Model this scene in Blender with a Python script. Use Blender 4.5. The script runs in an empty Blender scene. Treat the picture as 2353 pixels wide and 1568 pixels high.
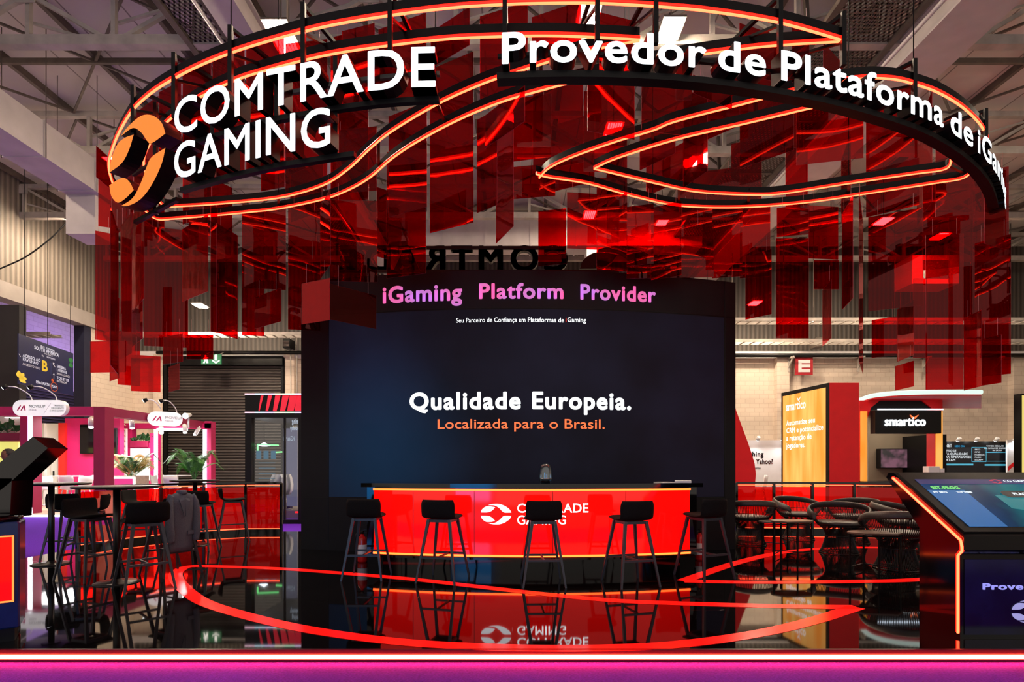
import bpy, math, random
from mathutils import Vector, Matrix
from mathutils.geometry import tessellate_polygon

S = bpy.context.scene
COL = S.collection
random.seed(7)
PI = math.pi

# ---------------------------------------------------------------- camera, world, exposure
FX, CU, CV, EYE = 1250.0, 1176.5, 1075.0, 1.31
cam = bpy.data.cameras.new('camera')
cam.sensor_width = 36.0
cam.lens = 36.0 * FX / 2353.0
cam.shift_y = (CV - 784.0) / 2353.0
cam.clip_start, cam.clip_end = 0.05, 200
camo = bpy.data.objects.new('camera', cam)
COL.objects.link(camo)
camo.location = (0, 0, EYE)
camo.rotation_euler = (PI / 2, 0, 0)
S.camera = camo

W = bpy.data.worlds.new('hall_light')
S.world = W
W.use_nodes = True
bg = W.node_tree.nodes['Background']
bg.inputs[0].default_value = (0.92, 0.80, 0.70, 1)
bg.inputs[1].default_value = 0.85

S.view_settings.view_transform = 'Standard'
S.view_settings.look = 'None'
S.view_settings.gamma = 1.0
S.view_settings.use_curve_mapping = False
S.view_settings.exposure = 0.0
S.cycles.transparent_max_bounces = 40
S.cycles.max_bounces = 9
S.cycles.diffuse_bounces = 3
S.cycles.glossy_bounces = 4
S.cycles.transmission_bounces = 6
S.cycles.caustics_reflective = False
S.cycles.caustics_refractive = False
S.cycles.sample_clamp_indirect = 6.0
S.cycles.use_denoising = True

HIGHBAY = 640.0       # brightness of the LED bars under the roof
NEON = 11.0           # brightness of the red light tubes

def area(name, loc, rot, size, sizey, power, col):
    l = bpy.data.lights.new(name, 'AREA')
    l.shape = 'RECTANGLE'; l.size = size; l.size_y = sizey
    l.energy = power; l.color = col
    o = bpy.data.objects.new(name, l); COL.objects.link(o)
    o.location = loc; o.rotation_euler = rot
    return o

def P(u, v, Y):
    """point seen at photo pixel (u, v) at distance Y"""
    return Vector(((u - CU) / FX * Y, Y, EYE - (v - CV) / FX * Y))

def XU(u, Y): return (u - CU) / FX * Y
def ZV(v, Y): return EYE - (v - CV) / FX * Y
def FL(u, v, z=0.0):
    """point at height z seen at pixel (u, v)"""
    Y = FX * (EYE - z) / (v - CV)
    return Vector(((u - CU) / FX * Y, Y, z))

# ---------------------------------------------------------------- tagging
def tag(o, label=None, cat=None, group=None, kind=None):
    if label: o['label'] = label
    if cat: o['category'] = cat
    if group: o['group'] = group
    if kind: o['kind'] = kind
    return o

def thing(name, label, cat, loc=(0, 0, 0), rz=0.0, group=None):
    o = bpy.data.objects.new(name, None)
    o.empty_display_size = 0.1
    COL.objects.link(o)
    o.location = loc
    o.rotation_euler = (0, 0, rz)
    return tag(o, label, cat, group)

def dup(root, loc, rz, label, name=None):
    r = root.copy(); COL.objects.link(r)
    r.location = loc; r.rotation_euler = (0, 0, rz)
    if label: r['label'] = label
    for ch in list(root.children):
        c = ch.copy(); COL.objects.link(c); c.parent = r
        for g in list(ch.children):
            d = g.copy(); COL.objects.link(d); d.parent = c
    return r

# ---------------------------------------------------------------- materials
def lin(c):
    def f(x):
        x /= 255.0
        return x / 12.92 if x <= 0.04045 else ((x + 0.055) / 1.055) ** 2.4
    return (f(c[0]), f(c[1]), f(c[2]), 1.0)

def newmat(name):
    m = bpy.data.materials.new(name); m.use_nodes = True
    nt = m.node_tree
    return m, nt, nt.nodes, nt.links, nt.nodes['Principled BSDF']

def mat(name, col, rough=0.5, metal=0.0, noise=None, bump=None, spec=0.5, ior=1.5, coat=0.0):
    m, nt, N, L, b = newmat(name)
    c = lin(col)
    b.inputs['Base Color'].default_value = c
    b.inputs['Roughness'].default_value = rough
    b.inputs['Metallic'].default_value = metal
    b.inputs['Specular IOR Level'].default_value = spec
    b.inputs['IOR'].default_value = ior
    b.inputs['Coat Weight'].default_value = coat
    if noise or bump:
        tc = N.new('ShaderNodeTexCoord')
    if noise:
        n = N.new('ShaderNodeTexNoise'); n.inputs['Scale'].default_value = noise[0]
        n.inputs['Detail'].default_value = 6
        L.new(tc.outputs['Object'], n.inputs['Vector'])
        r = N.new('ShaderNodeValToRGB')
        k = noise[1]
        r.color_ramp.elements[0].position = 0.3; r.color_ramp.elements[1].position = 0.7
        r.color_ramp.elements[0].color = tuple(x * (1 - k) for x in c[:3]) + (1,)
        r.color_ramp.elements[1].color = tuple(min(1, x * (1 + k)) for x in c[:3]) + (1,)
        L.new(n.outputs['Fac'], r.inputs['Fac']); L.new(r.outputs['Color'], b.inputs['Base Color'])
    if bump:
        n2 = N.new('ShaderNodeTexNoise'); n2.inputs['Scale'].default_value = bump[0]
        L.new(tc.outputs['Object'], n2.inputs['Vector'])
        bp = N.new('ShaderNodeBump'); bp.inputs['Strength'].default_value = bump[1]
        bp.inputs['Distance'].default_value = 0.01
        L.new(n2.outputs['Fac'], bp.inputs['Height']); L.new(bp.outputs['Normal'], b.inputs['Normal'])
    return m

def emis(name, col, strength, base=None, rough=0.4, raw=False):
    m, nt, N, L, b = newmat(name)
    c = col + (1,) if raw else lin(col)
    b.inputs['Base Color'].default_value = lin(base) if base else (0.02, 0.02, 0.02, 1)
    b.inputs['Roughness'].default_value = rough
    b.inputs['Emission Color'].default_value = c
    b.inputs['Emission Strength'].default_value = strength
    return m

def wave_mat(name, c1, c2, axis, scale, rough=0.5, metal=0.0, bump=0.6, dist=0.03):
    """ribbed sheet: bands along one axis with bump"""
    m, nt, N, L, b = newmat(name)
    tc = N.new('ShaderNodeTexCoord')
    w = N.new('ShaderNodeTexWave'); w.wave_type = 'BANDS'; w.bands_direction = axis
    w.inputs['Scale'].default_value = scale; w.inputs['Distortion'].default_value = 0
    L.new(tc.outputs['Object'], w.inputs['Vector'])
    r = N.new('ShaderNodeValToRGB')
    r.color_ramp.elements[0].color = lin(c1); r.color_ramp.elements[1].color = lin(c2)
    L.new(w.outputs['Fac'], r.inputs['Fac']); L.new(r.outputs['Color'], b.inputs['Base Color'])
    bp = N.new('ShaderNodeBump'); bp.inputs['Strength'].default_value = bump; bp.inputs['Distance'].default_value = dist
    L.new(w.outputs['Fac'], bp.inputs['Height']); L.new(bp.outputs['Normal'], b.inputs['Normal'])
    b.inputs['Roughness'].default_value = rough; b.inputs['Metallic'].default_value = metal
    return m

def brick_mat(name, col, mortar, scale, bw, rh, mort=0.012, rough=0.8, vec='XZ', bump=0.25):
    m, nt, N, L, b = newmat(name)
    tc = N.new('ShaderNodeTexCoord')
    sx = N.new('ShaderNodeSeparateXYZ'); cx = N.new('ShaderNodeCombineXYZ')
    L.new(tc.outputs['Object'], sx.inputs[0])
    L.new(sx.outputs[vec[0]], cx.inputs['X']); L.new(sx.outputs[vec[1]], cx.inputs['Y'])
    br = N.new('ShaderNodeTexBrick')
    br.inputs['Scale'].default_value = scale
    br.inputs['Brick Width'].default_value = bw; br.inputs['Row Height'].default_value = rh
    br.inputs['Mortar Size'].default_value = mort
    c = lin(col)
    br.inputs['Color1'].default_value = c
    br.inputs['Color2'].default_value = tuple(x * 0.93 for x in c[:3]) + (1,)
    br.inputs['Mortar'].default_value = lin(mortar)
    L.new(cx.outputs[0], br.inputs['Vector'])
    L.new(br.outputs['Color'], b.inputs['Base Color'])
    bp = N.new('ShaderNodeBump'); bp.inputs['Strength'].default_value = bump; bp.invert = True
    bp.inputs['Distance'].default_value = 0.01
    L.new(br.outputs['Fac'], bp.inputs['Height']); L.new(bp.outputs['Normal'], b.inputs['Normal'])
    b.inputs['Roughness'].default_value = rough
    return m

def acrylic(name, tint, refl_tint, refl=0.10, rough=0.015, warp=0.0, fk=0.55):
    """see-through coloured sheet: tinted transmission plus mirror-like surface reflection"""
    m, nt, N, L, b = newmat(name)
    N.remove(b)
    out = [n for n in N if n.type == 'OUTPUT_MATERIAL'][0]
    tr = N.new('ShaderNodeBsdfTransparent'); tr.inputs[0].default_value = tint + (1,)
    gl = N.new('ShaderNodeBsdfGlossy'); gl.inputs['Color'].default_value = refl_tint + (1,)
    gl.inputs['Roughness'].default_value = rough
    fr = N.new('ShaderNodeFresnel'); fr.inputs['IOR'].default_value = 1.5
    ma = N.new('ShaderNodeMath'); ma.operation = 'MULTIPLY_ADD'
    ma.inputs[1].default_value = fk; ma.inputs[2].default_value = refl; ma.use_clamp = True
    L.new(fr.outputs[0], ma.inputs[0])
    mx = N.new('ShaderNodeMixShader')
    L.new(ma.outputs[0], mx.inputs[0]); L.new(tr.outputs[0], mx.inputs[1]); L.new(gl.outputs[0], mx.inputs[2])
    L.new(mx.outputs[0], out.inputs['Surface'])
    if warp:
        tc = N.new('ShaderNodeTexCoord')
        n = N.new('ShaderNodeTexNoise'); n.inputs['Scale'].default_value = 1.6; n.inputs['Detail'].default_value = 2
        L.new(tc.outputs['Object'], n.inputs['Vector'])
        bp = N.new('ShaderNodeBump'); bp.inputs['Strength'].default_value = warp; bp.inputs['Distance'].default_value = 0.05
        L.new(n.outputs['Fac'], bp.inputs['Height'])
        L.new(bp.outputs['Normal'], gl.inputs['Normal']); L.new(bp.outputs['Normal'], fr.inputs['Normal'])
    return m

# ---------------------------------------------------------------- mesh builder
class MB:
    def __init__(s):
        s.V, s.F, s.M, s.mi, s.sm = [], [], [], 0, []
        s.smooth = False
    def v(s, p):
        s.V.append(tuple(p)); return len(s.V) - 1
    def f(s, idx):
        s.F.append(tuple(idx)); s.M.append(s.mi); s.sm.append(s.smooth)
    def quad(s, a, b, c, d):
        s.f([s.v(a), s.v(b), s.v(c), s.v(d)])
    def box(s, x0, x1, y0, y1, z0, z1):
        i = [s.v(p) for p in ((x0, y0, z0), (x1, y0, z0), (x1, y1, z0), (x0, y1, z0), (x0, y0, z1), (x1, y0, z1), (x1, y1, z1), (x0, y1, z1))]
        for q in ((0, 3, 2, 1), (4, 5, 6, 7), (0, 1, 5, 4), (1, 2, 6, 5), (2, 3, 7, 6), (3, 0, 4, 7)):
            s.f([i[k] for k in q])
        return s
    def bbox(s, x0, x1, y0, y1, z0, z1, r=0.01):
        """box with chamfered vertical edges and top"""
        def ring(z, k):
            a, b, c, d = x0 + k, x1 - k, y0 + k, y1 - k
            e = r
            return [s.v(p) for p in ((a + e, c, z), (b - e, c, z), (b, c + e, z), (b, d - e, z), (b - e, d, z), (a + e, d, z), (a, d - e, z), (a, c + e, z))]
        rs = [ring(z0, r * .6), ring(z0 + r, 0), ring(z1 - r, 0), ring(z1, r * .6)]
        for a, b in zip(rs, rs[1:]):
            for k in range(8):
                s.f([a[k], a[(k + 1) % 8], b[(k + 1) % 8], b[k]])
        s.f(rs[0][::-1]); s.f(rs[-1])
        return s
    def bar(s, p0, p1, w, h=None, w1=None, h1=None):
        """rectangular bar between two points, optionally tapering"""
        h = h or w; w1 = w1 or w; h1 = h1 or h
        p0, p1 = Vector(p0), Vector(p1)
        d = (p1 - p0).normalized()
        up = Vector((0, 0, 1)) if abs(d.z) < 0.95 else Vector((0, 1, 0))
        a = d.cross(up).normalized(); b = a.cross(d).normalized()
        i = []
        for p, ww, hh in ((p0, w, h), (p1, w1, h1)):
            for sx, sy in ((-1, -1), (1, -1), (1, 1), (-1, 1)):
                i.append(s.v(p + a * sx * ww / 2 + b * sy * hh / 2))
        for k in range(4):
            s.f([i[k], i[(k + 1) % 4], i[4 + (k + 1) % 4], i[4 + k]])
        s.f([i[3], i[2], i[1], i[0]]); s.f(i[4:])
        return s
    def cyl(s, p0, p1, r0, r1=None, n=12, cap=True):
        r1 = r0 if r1 is None else r1
        p0, p1 = Vector(p0), Vector(p1)
        d = (p1 - p0).normalized()
        up = Vector((0, 0, 1)) if abs(d.z) < 0.95 else Vector((0, 1, 0))
        a = d.cross(up).normalized(); b = a.cross(d).normalized()
        r = []
        for p, q in ((p0, r0), (p1, r1)):
            r.append([s.v(p + (a * math.cos(2 * PI * k / n) + b * math.sin(2 * PI * k / n)) * q) for k in range(n)])
        sm = s.smooth; s.smooth = True
        for k in range(n):
            s.f([r[0][k], r[0][(k + 1) % n], r[1][(k + 1) % n], r[1][k]])
        s.smooth = False
        if cap:
            s.f(r[0][::-1]); s.f(r[1])
        s.smooth = sm
        return s
    def tube(s, pts, r, n=8, closed=False):
        pts = [Vector(p) for p in pts]
        m = len(pts); rings = []
        a = None
        for i, p in enumerate(pts):
            q = pts[(i + 1) % m] if (closed or i < m - 1) else p
            o = pts[i - 1] if (closed or i > 0) else p
            d = (q - o).normalized()
            if a is None:
                up = Vector((0, 0, 1)) if abs(d.z) < 0.9 else Vector((0, 1, 0))
                a = d.cross(up).normalized()
            else:
                a = (a - d * a.dot(d)).normalized()
            b = a.cross(d).normalized()
            rr = r[i] if isinstance(r, (list, tuple)) else r
            rings.append([s.v(p + (a * math.cos(2 * PI * k / n) + b * math.sin(2 * PI * k / n)) * rr) for k in range(n)])
        sm = s.smooth; s.smooth = True
        for i in range(m if closed else m - 1):
            A, B = rings[i], rings[(i + 1) % m]
            for k in range(n):
                s.f([A[k], A[(k + 1) % n], B[(k + 1) % n], B[k]])
        s.smooth = sm
        if not closed:
            s.f(rings[0][::-1]); s.f(rings[-1])
        return s
    def lathe(s, prof, n=32, c=(0, 0, 0), a0=0, a1=2 * PI):
        full = abs(a1 - a0 - 2 * PI) < 1e-6
        m = n if full else n + 1
        rings = []
        for r, z in prof:
            rings.append([s.v((c[0] + r * math.cos(a0 + (a1 - a0) * k / n), c[1] + r * math.sin(a0 + (a1 - a0) * k / n), c[2] + z)) for k in range(m)])
        sm = s.smooth; s.smooth = True
        for A, B in zip(rings, rings[1:]):
            for k in range(n):
                s.f([A[k], A[(k + 1) % m], B[(k + 1) % m], B[k]])
        s.smooth = sm
        if prof[0][0] > 1e-5 and full: s.f(rings[0][::-1])
        if prof[-1][0] > 1e-5 and full: s.f(rings[-1])
        return s
    def prism(s, poly, mapf, d, mi_side=None):
        """2D polygon (list of xy) extruded from z=0 to z=d, mapf(x,y,z)->3D"""
        tri = tessellate_polygon([[Vector((p[0], p[1], 0)) for p in poly]])
        n = len(poly)
        F = [s.v(mapf(p[0], p[1], d)) for p in poly]
        B = [s.v(mapf(p[0], p[1], 0)) for p in poly]
        for t in tri: s.f([F[k] for k in t])
        mi = s.mi
        if mi_side is not None: s.mi = mi_side
        for t in tri: s.f([B[k] for k in t][::-1])
        for k in range(n): s.f([B[k], B[(k + 1) % n], F[(k + 1) % n], F[k]])
        s.mi = mi
        return s
    def flat(s, poly, mapf, z=0):
        tri = tessellate_polygon([[Vector((p[0], p[1], 0)) for p in poly]])
        F = [s.v(mapf(p[0], p[1], z)) for p in poly]
        for t in tri: s.f([F[k] for k in t])
        return s
    def obj(s, name, mats, parent=None, loc=None):
        me = bpy.data.meshes.new(name)
        me.from_pydata(s.V, [], s.F)
        if not isinstance(mats, (list, tuple)): mats = [mats]
        for m in mats: me.materials.append(m)
        me.polygons.foreach_set('material_index', s.M)
        me.polygons.foreach_set('use_smooth', s.sm)
        me.update()
        o = bpy.data.objects.new(name, me)
        COL.objects.link(o)
        if parent is not None: o.parent = parent
        if loc is not None: o.location = loc
        return o

def boxobj(name, m, parent, *b):
    return MB().box(*b).obj(name, m, parent)

def plane_map(o, xd, yd):
    o, xd, yd = Vector(o), Vector(xd).normalized(), Vector(yd).normalized()
    n = xd.cross(yd).normalized()
    return lambda x, y, z: o + xd * x + yd * y + n * z

FRONT = ((1, 0, 0), (0, 0, 1))          # a surface facing the camera side

def catmull(pts, per=10, closed=False):
    pts = [Vector(p) for p in pts]; n = len(pts); out = []
    rng = n if closed else n - 1
    for i in range(rng):
        p0 = pts[(i - 1) % n] if (closed or i > 0) else pts[0] * 2 - pts[1]
        p1, p2 = pts[i], pts[(i + 1) % n]
        p3 = pts[(i + 2) % n] if (closed or i < n - 2) else pts[-1] * 2 - pts[-2]
        for k in range(per):
            t = k / per
            out.append(0.5 * ((2 * p1) + (p2 - p0) * t + (2 * p0 - 5 * p1 + 4 * p2 - p3) * t * t + (3 * p1 - p0 - 3 * p2 + p3) * t ** 3))
    if not closed: out.append(pts[-1])
    return out

class Path:
    """arc-length parametrised polyline in XY"""
    def __init__(s, pts):
        s.p = [Vector(q) for q in pts]; s.l = [0.0]
        for a, b in zip(s.p, s.p[1:]): s.l.append(s.l[-1] + (b - a).length)
        s.len = s.l[-1]
    def at(s, d):
        d = min(max(d, 0), s.len)
        for i in range(len(s.l) - 1):
            if s.l[i + 1] >= d: break
        a, b = s.p[i], s.p[i + 1]
        t = (d - s.l[i]) / max(1e-9, s.l[i + 1] - s.l[i])
        return a.lerp(b, t), (b - a).normalized()

# ---------------------------------------------------------------- lettering
_tc = bpy.data.curves.new('glyph', 'FONT'); _tc.fill_mode = 'FRONT'; _tc.resolution_u = 4
_to = bpy.data.objects.new('glyph', _tc)
_G = {}
def _raw(body):
    _tc.body = body
    me = bpy.data.meshes.new_from_object(_to)
    V = [(v.co.x, v.co.y) for v in me.vertices]; F = [tuple(p.vertices) for p in me.polygons]
    bpy.data.meshes.remove(me)
    return V, F
def _wid(body):
    V, _ = _raw(body); xs = [v[0] for v in V]
    return max(xs) - min(xs)
_NN = _wid('nn')
CAPH = max(v[1] for v in _raw('H')[0])
def glyph(c):
    if c not in _G:
        V, F = _raw(c) if c != ' ' else ([], [])
        cnt = {}
        for f in F:
            for a, b in zip(f, f[1:] + f[:1]):
                k = (min(a, b), max(a, b)); cnt.setdefault(k, []).append((a, b))
        E = [e[0] for e in cnt.values() if len(e) == 1]
        _G[c] = (V, F, E, _wid('n' + c + 'n') - _NN)
    return _G[c]

def layout(s, bold, track):
    x = 0; out = []
    for c in s:
        out.append((c, x)); x += glyph(c)[3] + bold * 1.7 + track
    return out, x - track

def put_glyph(mb, c, mapf, x0, y0, sx, sy, bold, depth, mi_side):
    V, F, E, _ = glyph(c)
    offs = [(0, 0)]
    if bold:
        offs = [(bold * math.cos(k * PI / 4 + PI / 8) * 1.08, bold * math.sin(k * PI / 4 + PI / 8) * 1.08) for k in range(8)]
    for dx, dy in offs:
        pts = [((v[0] + dx) * sx + x0, (v[1] + dy) * sy + y0) for v in V]
        Fi = [mb.v(mapf(p[0], p[1], depth)) for p in pts]
        for f in F: mb.f([Fi[k] for k in f])
        if depth:
            mi = mb.mi; mb.mi = mi_side
            Bi = [mb.v(mapf(p[0], p[1], 0)) for p in pts]
            for a, b in E: mb.f([Fi[a], Fi[b], Bi[b], Bi[a]])
            if mi_side is not None:
                for f in F: mb.f([Bi[k] for k in f][::-1])
            mb.mi = mi

def text(mb, s, mapf, x0, y0, cap, width=None, bold=0.0, depth=0.0, track=0.0, align='l', mi_side=1, mirror=False):
    lay, w = layout(s, bold, track)
    sy = cap / CAPH; sx = sy if width is None else width / w
    if align == 'c': x0 -= w * sx / 2
    if align == 'r': x0 -= w * sx
    for c, x in lay:
        if c == ' ': continue
        if mirror:
            m2 = lambda a, b, z, xc=x0 + w * sx / 2: mapf(2 * xc - a, b, z)
            put_glyph(mb, c, m2, x0 + (x + bold) * sx, y0, sx, sy, bold, depth, mi_side)
        else:
            put_glyph(mb, c, mapf, x0 + (x + bold) * sx, y0, sx, sy, bold, depth, mi_side)
    return w * sx

# emblem: four leaf pieces of the swirl mark, unit width 1 (x -0.5..0.5), y -0.34..0.34
def _q(l): return [((x - 1843) / 367.0, (523 - y) / 367.0) for x, y in l]
EMB_BIG = catmull([Vector((a, b, 0)) for a, b in _q([(1745, 415), (1800, 402), (1880, 401), (1950, 425), (2005, 465), (2027, 503)])], 4) + \
    catmull([Vector((a, b, 0)) for a, b in _q([(2027, 503), (1945, 503), (1915, 485), (1880, 450), (1825, 418), (1745, 415)])], 4)[1:-1]
EMB_SML = catmull([Vector((a, b, 0)) for a, b in _q([(1660, 503), (1675, 465), (1720, 432), (1775, 430), (1831, 440)])], 4) + \
    catmull([Vector((a, b, 0)) for a, b in _q([(1831, 440), (1800, 475), (1750, 500), (1660, 503)])], 4)[1:-1]
EMBLEM = []
for e in (EMB_BIG, EMB_SML):
    EMBLEM.append([(p.x, p.y) for p in e]); EMBLEM.append([(p.x, -p.y) for p in e])
def emblem(mb, mapf, cx, cy, w, depth=0.0, k=None, h=None):
    for i, e in enumerate(EMBLEM):
        if k is not None and i != k: continue
        hh = h or w
        poly = [(cx + x * w, cy + y * hh) for x, y in e]
        if depth: mb.prism(poly, mapf, depth, 1)
        else: mb.flat(poly, mapf)
# ---------------------------------------------------------------- materials used in the scene
M_CARPET = mat('purple_carpet', (98, 40, 186), 0.95, noise=(60, 0.25), bump=(220, 0.6), spec=0.1)
M_GLOSS = brick_mat('black_gloss_floor', (9, 8, 9), (3, 3, 3), 1.0, 1.9, 1.25, 0.004, 0.035, 'XY', 0.12)
M_BLACKG = mat('black_gloss', (10, 9, 11), 0.08, noise=(8, 0.1))
M_BLACKM = mat('black_satin', (12, 11, 13), 0.4, noise=(30, 0.15), spec=.22)
M_BLACKM2 = mat('black_powder_coat', (17, 17, 20), 0.32, noise=(90, 0.2), bump=(300, 0.1))
M_WALLSH = mat('screen_wall_black', (20, 20, 25), 0.5, noise=(5, 0.12), spec=.2)
M_FABRIC = mat('black_fabric', (22, 21, 22), 0.95, noise=(160, 0.35), bump=(260, 0.5), spec=0.15)
M_STOOLLEG = mat('charcoal_painted_wood', (44, 50, 60), 0.42, noise=(40, 0.15))
M_LEATHER = mat('dark_brown_leather', (50, 41, 38), 0.42, noise=(30, 0.2), bump=(120, 0.25))
M_WIRE = mat('dark_bronze_wire', (46, 40, 38), 0.35, 0.6, noise=(20, 0.1))
M_ROOF = brick_mat('roof_sheet', (210, 203, 200), (140, 132, 130), 1.0, 1.3, 60.0, 0.02, 0.8, 'XY', 0.2)
M_STEEL = mat('painted_roof_steel', (176, 168, 160), 0.55, noise=(3, 0.2))
M_STEELD = mat('dirty_roof_steel', (96, 86, 78), 0.6, noise=(4, 0.25))
M_DUCT = mat('white_duct', (205, 196, 196), 0.6, noise=(2, 0.08))
M_BLOCK = brick_mat('white_block_wall', (222, 206, 190), (202, 182, 166), 1.0, 0.42, 0.2, 0.010, 0.85, 'XZ', 0.3)
M_BLOCKY = brick_mat('white_block_wall_side', (222, 206, 190), (202, 182, 166), 1.0, 0.42, 0.2, 0.010, 0.85, 'YZ', 0.3)
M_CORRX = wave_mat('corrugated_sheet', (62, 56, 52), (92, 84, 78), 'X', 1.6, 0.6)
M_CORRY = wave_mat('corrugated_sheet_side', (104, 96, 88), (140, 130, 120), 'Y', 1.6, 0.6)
M_SHUT = wave_mat('dark_roller_shutter', (38, 34, 34), (76, 68, 66), 'Z', 2.4, 0.5, 0.3, 0.9, 0.05)
M_DRAPE = mat('dark_panel', (44, 42, 44), 0.8, noise=(2, 0.15))
M_WHITE = mat('white_paint', (226, 222, 224), 0.5, noise=(3, 0.03))
M_WHITEP = mat('white_plastic', (232, 232, 236), 0.25, noise=(3, 0.02))
M_RED = mat('red_paint', (236, 6, 18), 0.55, noise=(3, 0.06))
M_MAG = mat('magenta_paint', (196, 22, 100), 0.55, noise=(3, 0.06))
M_MAGD = mat('crimson_paint', (150, 20, 70), 0.55, noise=(3, 0.06))
M_WOOD = mat('pale_wood', (190, 170, 150), 0.5, noise=(12, 0.15))
M_LEAF = mat('green_leaf', (52, 120, 34), 0.45, noise=(6, 0.3))
M_LEAFD = mat('dark_green_leaf', (24, 78, 34), 0.4, noise=(6, 0.3))
M_LEAFY = mat('yellowing_leaf', (170, 150, 80), 0.5, noise=(6, 0.3))
M_SKIN = mat('brown_skin', (112, 70, 52), 0.55, noise=(20, 0.08))
M_HAIR = mat('black_hair', (24, 18, 16), 0.7, noise=(60, 0.3))
M_SHIRT = mat('white_shirt', (222, 218, 214), 0.9, noise=(20, 0.05))
M_JEANS = mat('dark_jeans', (38, 44, 66), 0.9, noise=(60, 0.2))
M_GREY = mat('grey_wall', (120, 108, 92), 0.7, noise=(2, 0.08))
M_CHROME = mat('chrome', (200, 200, 205), 0.15, 1.0, noise=(3, 0.03))
M_GREENSIGN = emis('exit_green', (28, 92, 60), 0.5, (30, 90, 60))
M_SUIT = mat('grey_wool_suit', (92, 95, 108), 0.95, noise=(240, 0.35), bump=(300, 0.4), spec=0.1)

NEON_C = emis('neon_core', (1.0, 0.058, 0.020), NEON, raw=True)
NEON_S = emis('neon_sleeve', (1.0, 0.012, 0.004), 2.2, (60, 0, 0), raw=True)
NEON_H = emis('edge_strip_core', (1.0, 0.085, 0.05), 66.0, raw=True)
E_WHITE = emis('white_sign_face', (0.90, 0.96, 1.0), 1.7, raw=True)
E_WHITE1 = emis('white_letter_lit', (0.95, 0.97, 1.0), 1.3, (230, 230, 230), raw=True)
E_ORANGE = emis('orange_sign_face', (1.0, 0.235, 0.03), 1.15, raw=True)
E_BAY = emis('led_bar', (1.0, 0.80, 0.58), HIGHBAY, raw=True)
E_LEDW = emis('white_led_strip', (0.93, 0.97, 1.0), 9.0, raw=True)
M_PANEL = acrylic('red_acrylic', (0.785, 0.020, 0.026), (1.0, 0.42, 0.42), 0.012, 0.012, 0.05)
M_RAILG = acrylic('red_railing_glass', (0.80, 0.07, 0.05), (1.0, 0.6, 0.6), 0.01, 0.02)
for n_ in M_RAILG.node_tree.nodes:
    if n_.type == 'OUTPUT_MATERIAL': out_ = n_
em_ = M_RAILG.node_tree.nodes.new('ShaderNodeEmission'); em_.inputs[0].default_value = (1, .004, .002, 1); em_.inputs[1].default_value = .13  # emission put into the glass for the glow of its light strips
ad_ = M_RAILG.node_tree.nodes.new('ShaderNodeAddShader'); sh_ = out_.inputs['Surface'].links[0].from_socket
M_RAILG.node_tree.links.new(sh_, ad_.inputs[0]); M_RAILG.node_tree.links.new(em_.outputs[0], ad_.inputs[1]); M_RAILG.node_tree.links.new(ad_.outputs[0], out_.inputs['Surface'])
M_PEDGE = mat('acrylic_cut_edge', (190, 40, 66), .3, noise=(6, .1))  # glow of lit acrylic edges put into this brighter pink
M_GLASS = acrylic('clear_glass', (0.86, 0.9, 0.92), (1, 1, 1), 0.03, 0.01)

# ---------------------------------------------------------------- setting: floor, walls, ceiling
tag(boxobj('floor', mat('grey_hall_floor', (128, 120, 112), .6, noise=(2, .12)), None, -30, 30, -7, 31, -0.2, -0.106), kind='structure')
tag(boxobj('floor_carpet', M_CARPET, None, -16.5, 10.5, .9, 13.0, -0.106, -0.1), kind='structure')
tag(boxobj('floor_carpet_aisle', M_CARPET, None, -16.5, -3.5, 13.0, 17.5, -0.106, -0.1), kind='structure')
st = MB()
stage_poly = [(-7.05, 3.93), (9.6, 3.93), (9.6, 11.35), (-5.3, 11.15), (-6.2, 10.7), (-6.95, 9.7), (-7.05, 8.9)]
st.prism(stage_poly, lambda x, y, z: (x, y, -0.1 + z), 0.1)
stage = tag(st.obj('floor_stage', M_GLOSS), kind='structure')
boxobj('edge_lip', mat('maroon_edge', (70, 8, 14), 0.3, noise=(4, 0.1)), stage, -7.05, 9.6, 3.905, 3.93, -0.028, 0.002)
m = MB(); m.tube([(-7.05, 3.9, -0.05), (9.6, 3.9, -0.05)], 0.013, 8)
m.obj('edge_light', NEON_H, stage)
m = MB(); m.box(-7.05, 9.6, 3.918, 3.929, -0.078, -0.03)
m.obj('edge_light_channel', NEON_S, stage)

# red vinyl lines on the stage floor: two leaf outlines, brightened by added emission
E_VINYL = emis('red_floor_line', (1.0, 0.010, 0.006), 0.75, (210, 10, 12), 0.15, raw=True)
def ribbon(mb, pts, w, z):
    n = len(pts); L = []
    for i, p in enumerate(pts):
        d = (pts[min(i + 1, n - 1)] - pts[max(i - 1, 0)]).normalized()
        q = Vector((-d.y, d.x, 0)) * w / 2
        L.append((mb.v((p.x + q.x, p.y + q.y, z)), mb.v((p.x - q.x, p.y - q.y, z))))
    for a, b in zip(L, L[1:]): mb.f([a[0], a[1], b[1], b[0]])
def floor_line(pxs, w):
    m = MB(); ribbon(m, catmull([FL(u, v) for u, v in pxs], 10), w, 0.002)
    o = m.obj('floor_line', E_VINYL, stage); o['label'] = 'red vinyl line on the black floor, with added glow'
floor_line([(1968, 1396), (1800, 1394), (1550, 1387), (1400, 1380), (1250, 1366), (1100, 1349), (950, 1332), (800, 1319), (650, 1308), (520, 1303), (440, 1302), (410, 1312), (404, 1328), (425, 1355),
            (470, 1385), (560, 1414), (700, 1446), (900, 1474), (1100, 1487), (1300, 1491), (1500, 1486), (1650, 1471), (1780, 1449), (1880, 1424), (1940, 1405), (1968, 1396)], 0.15)
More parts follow.
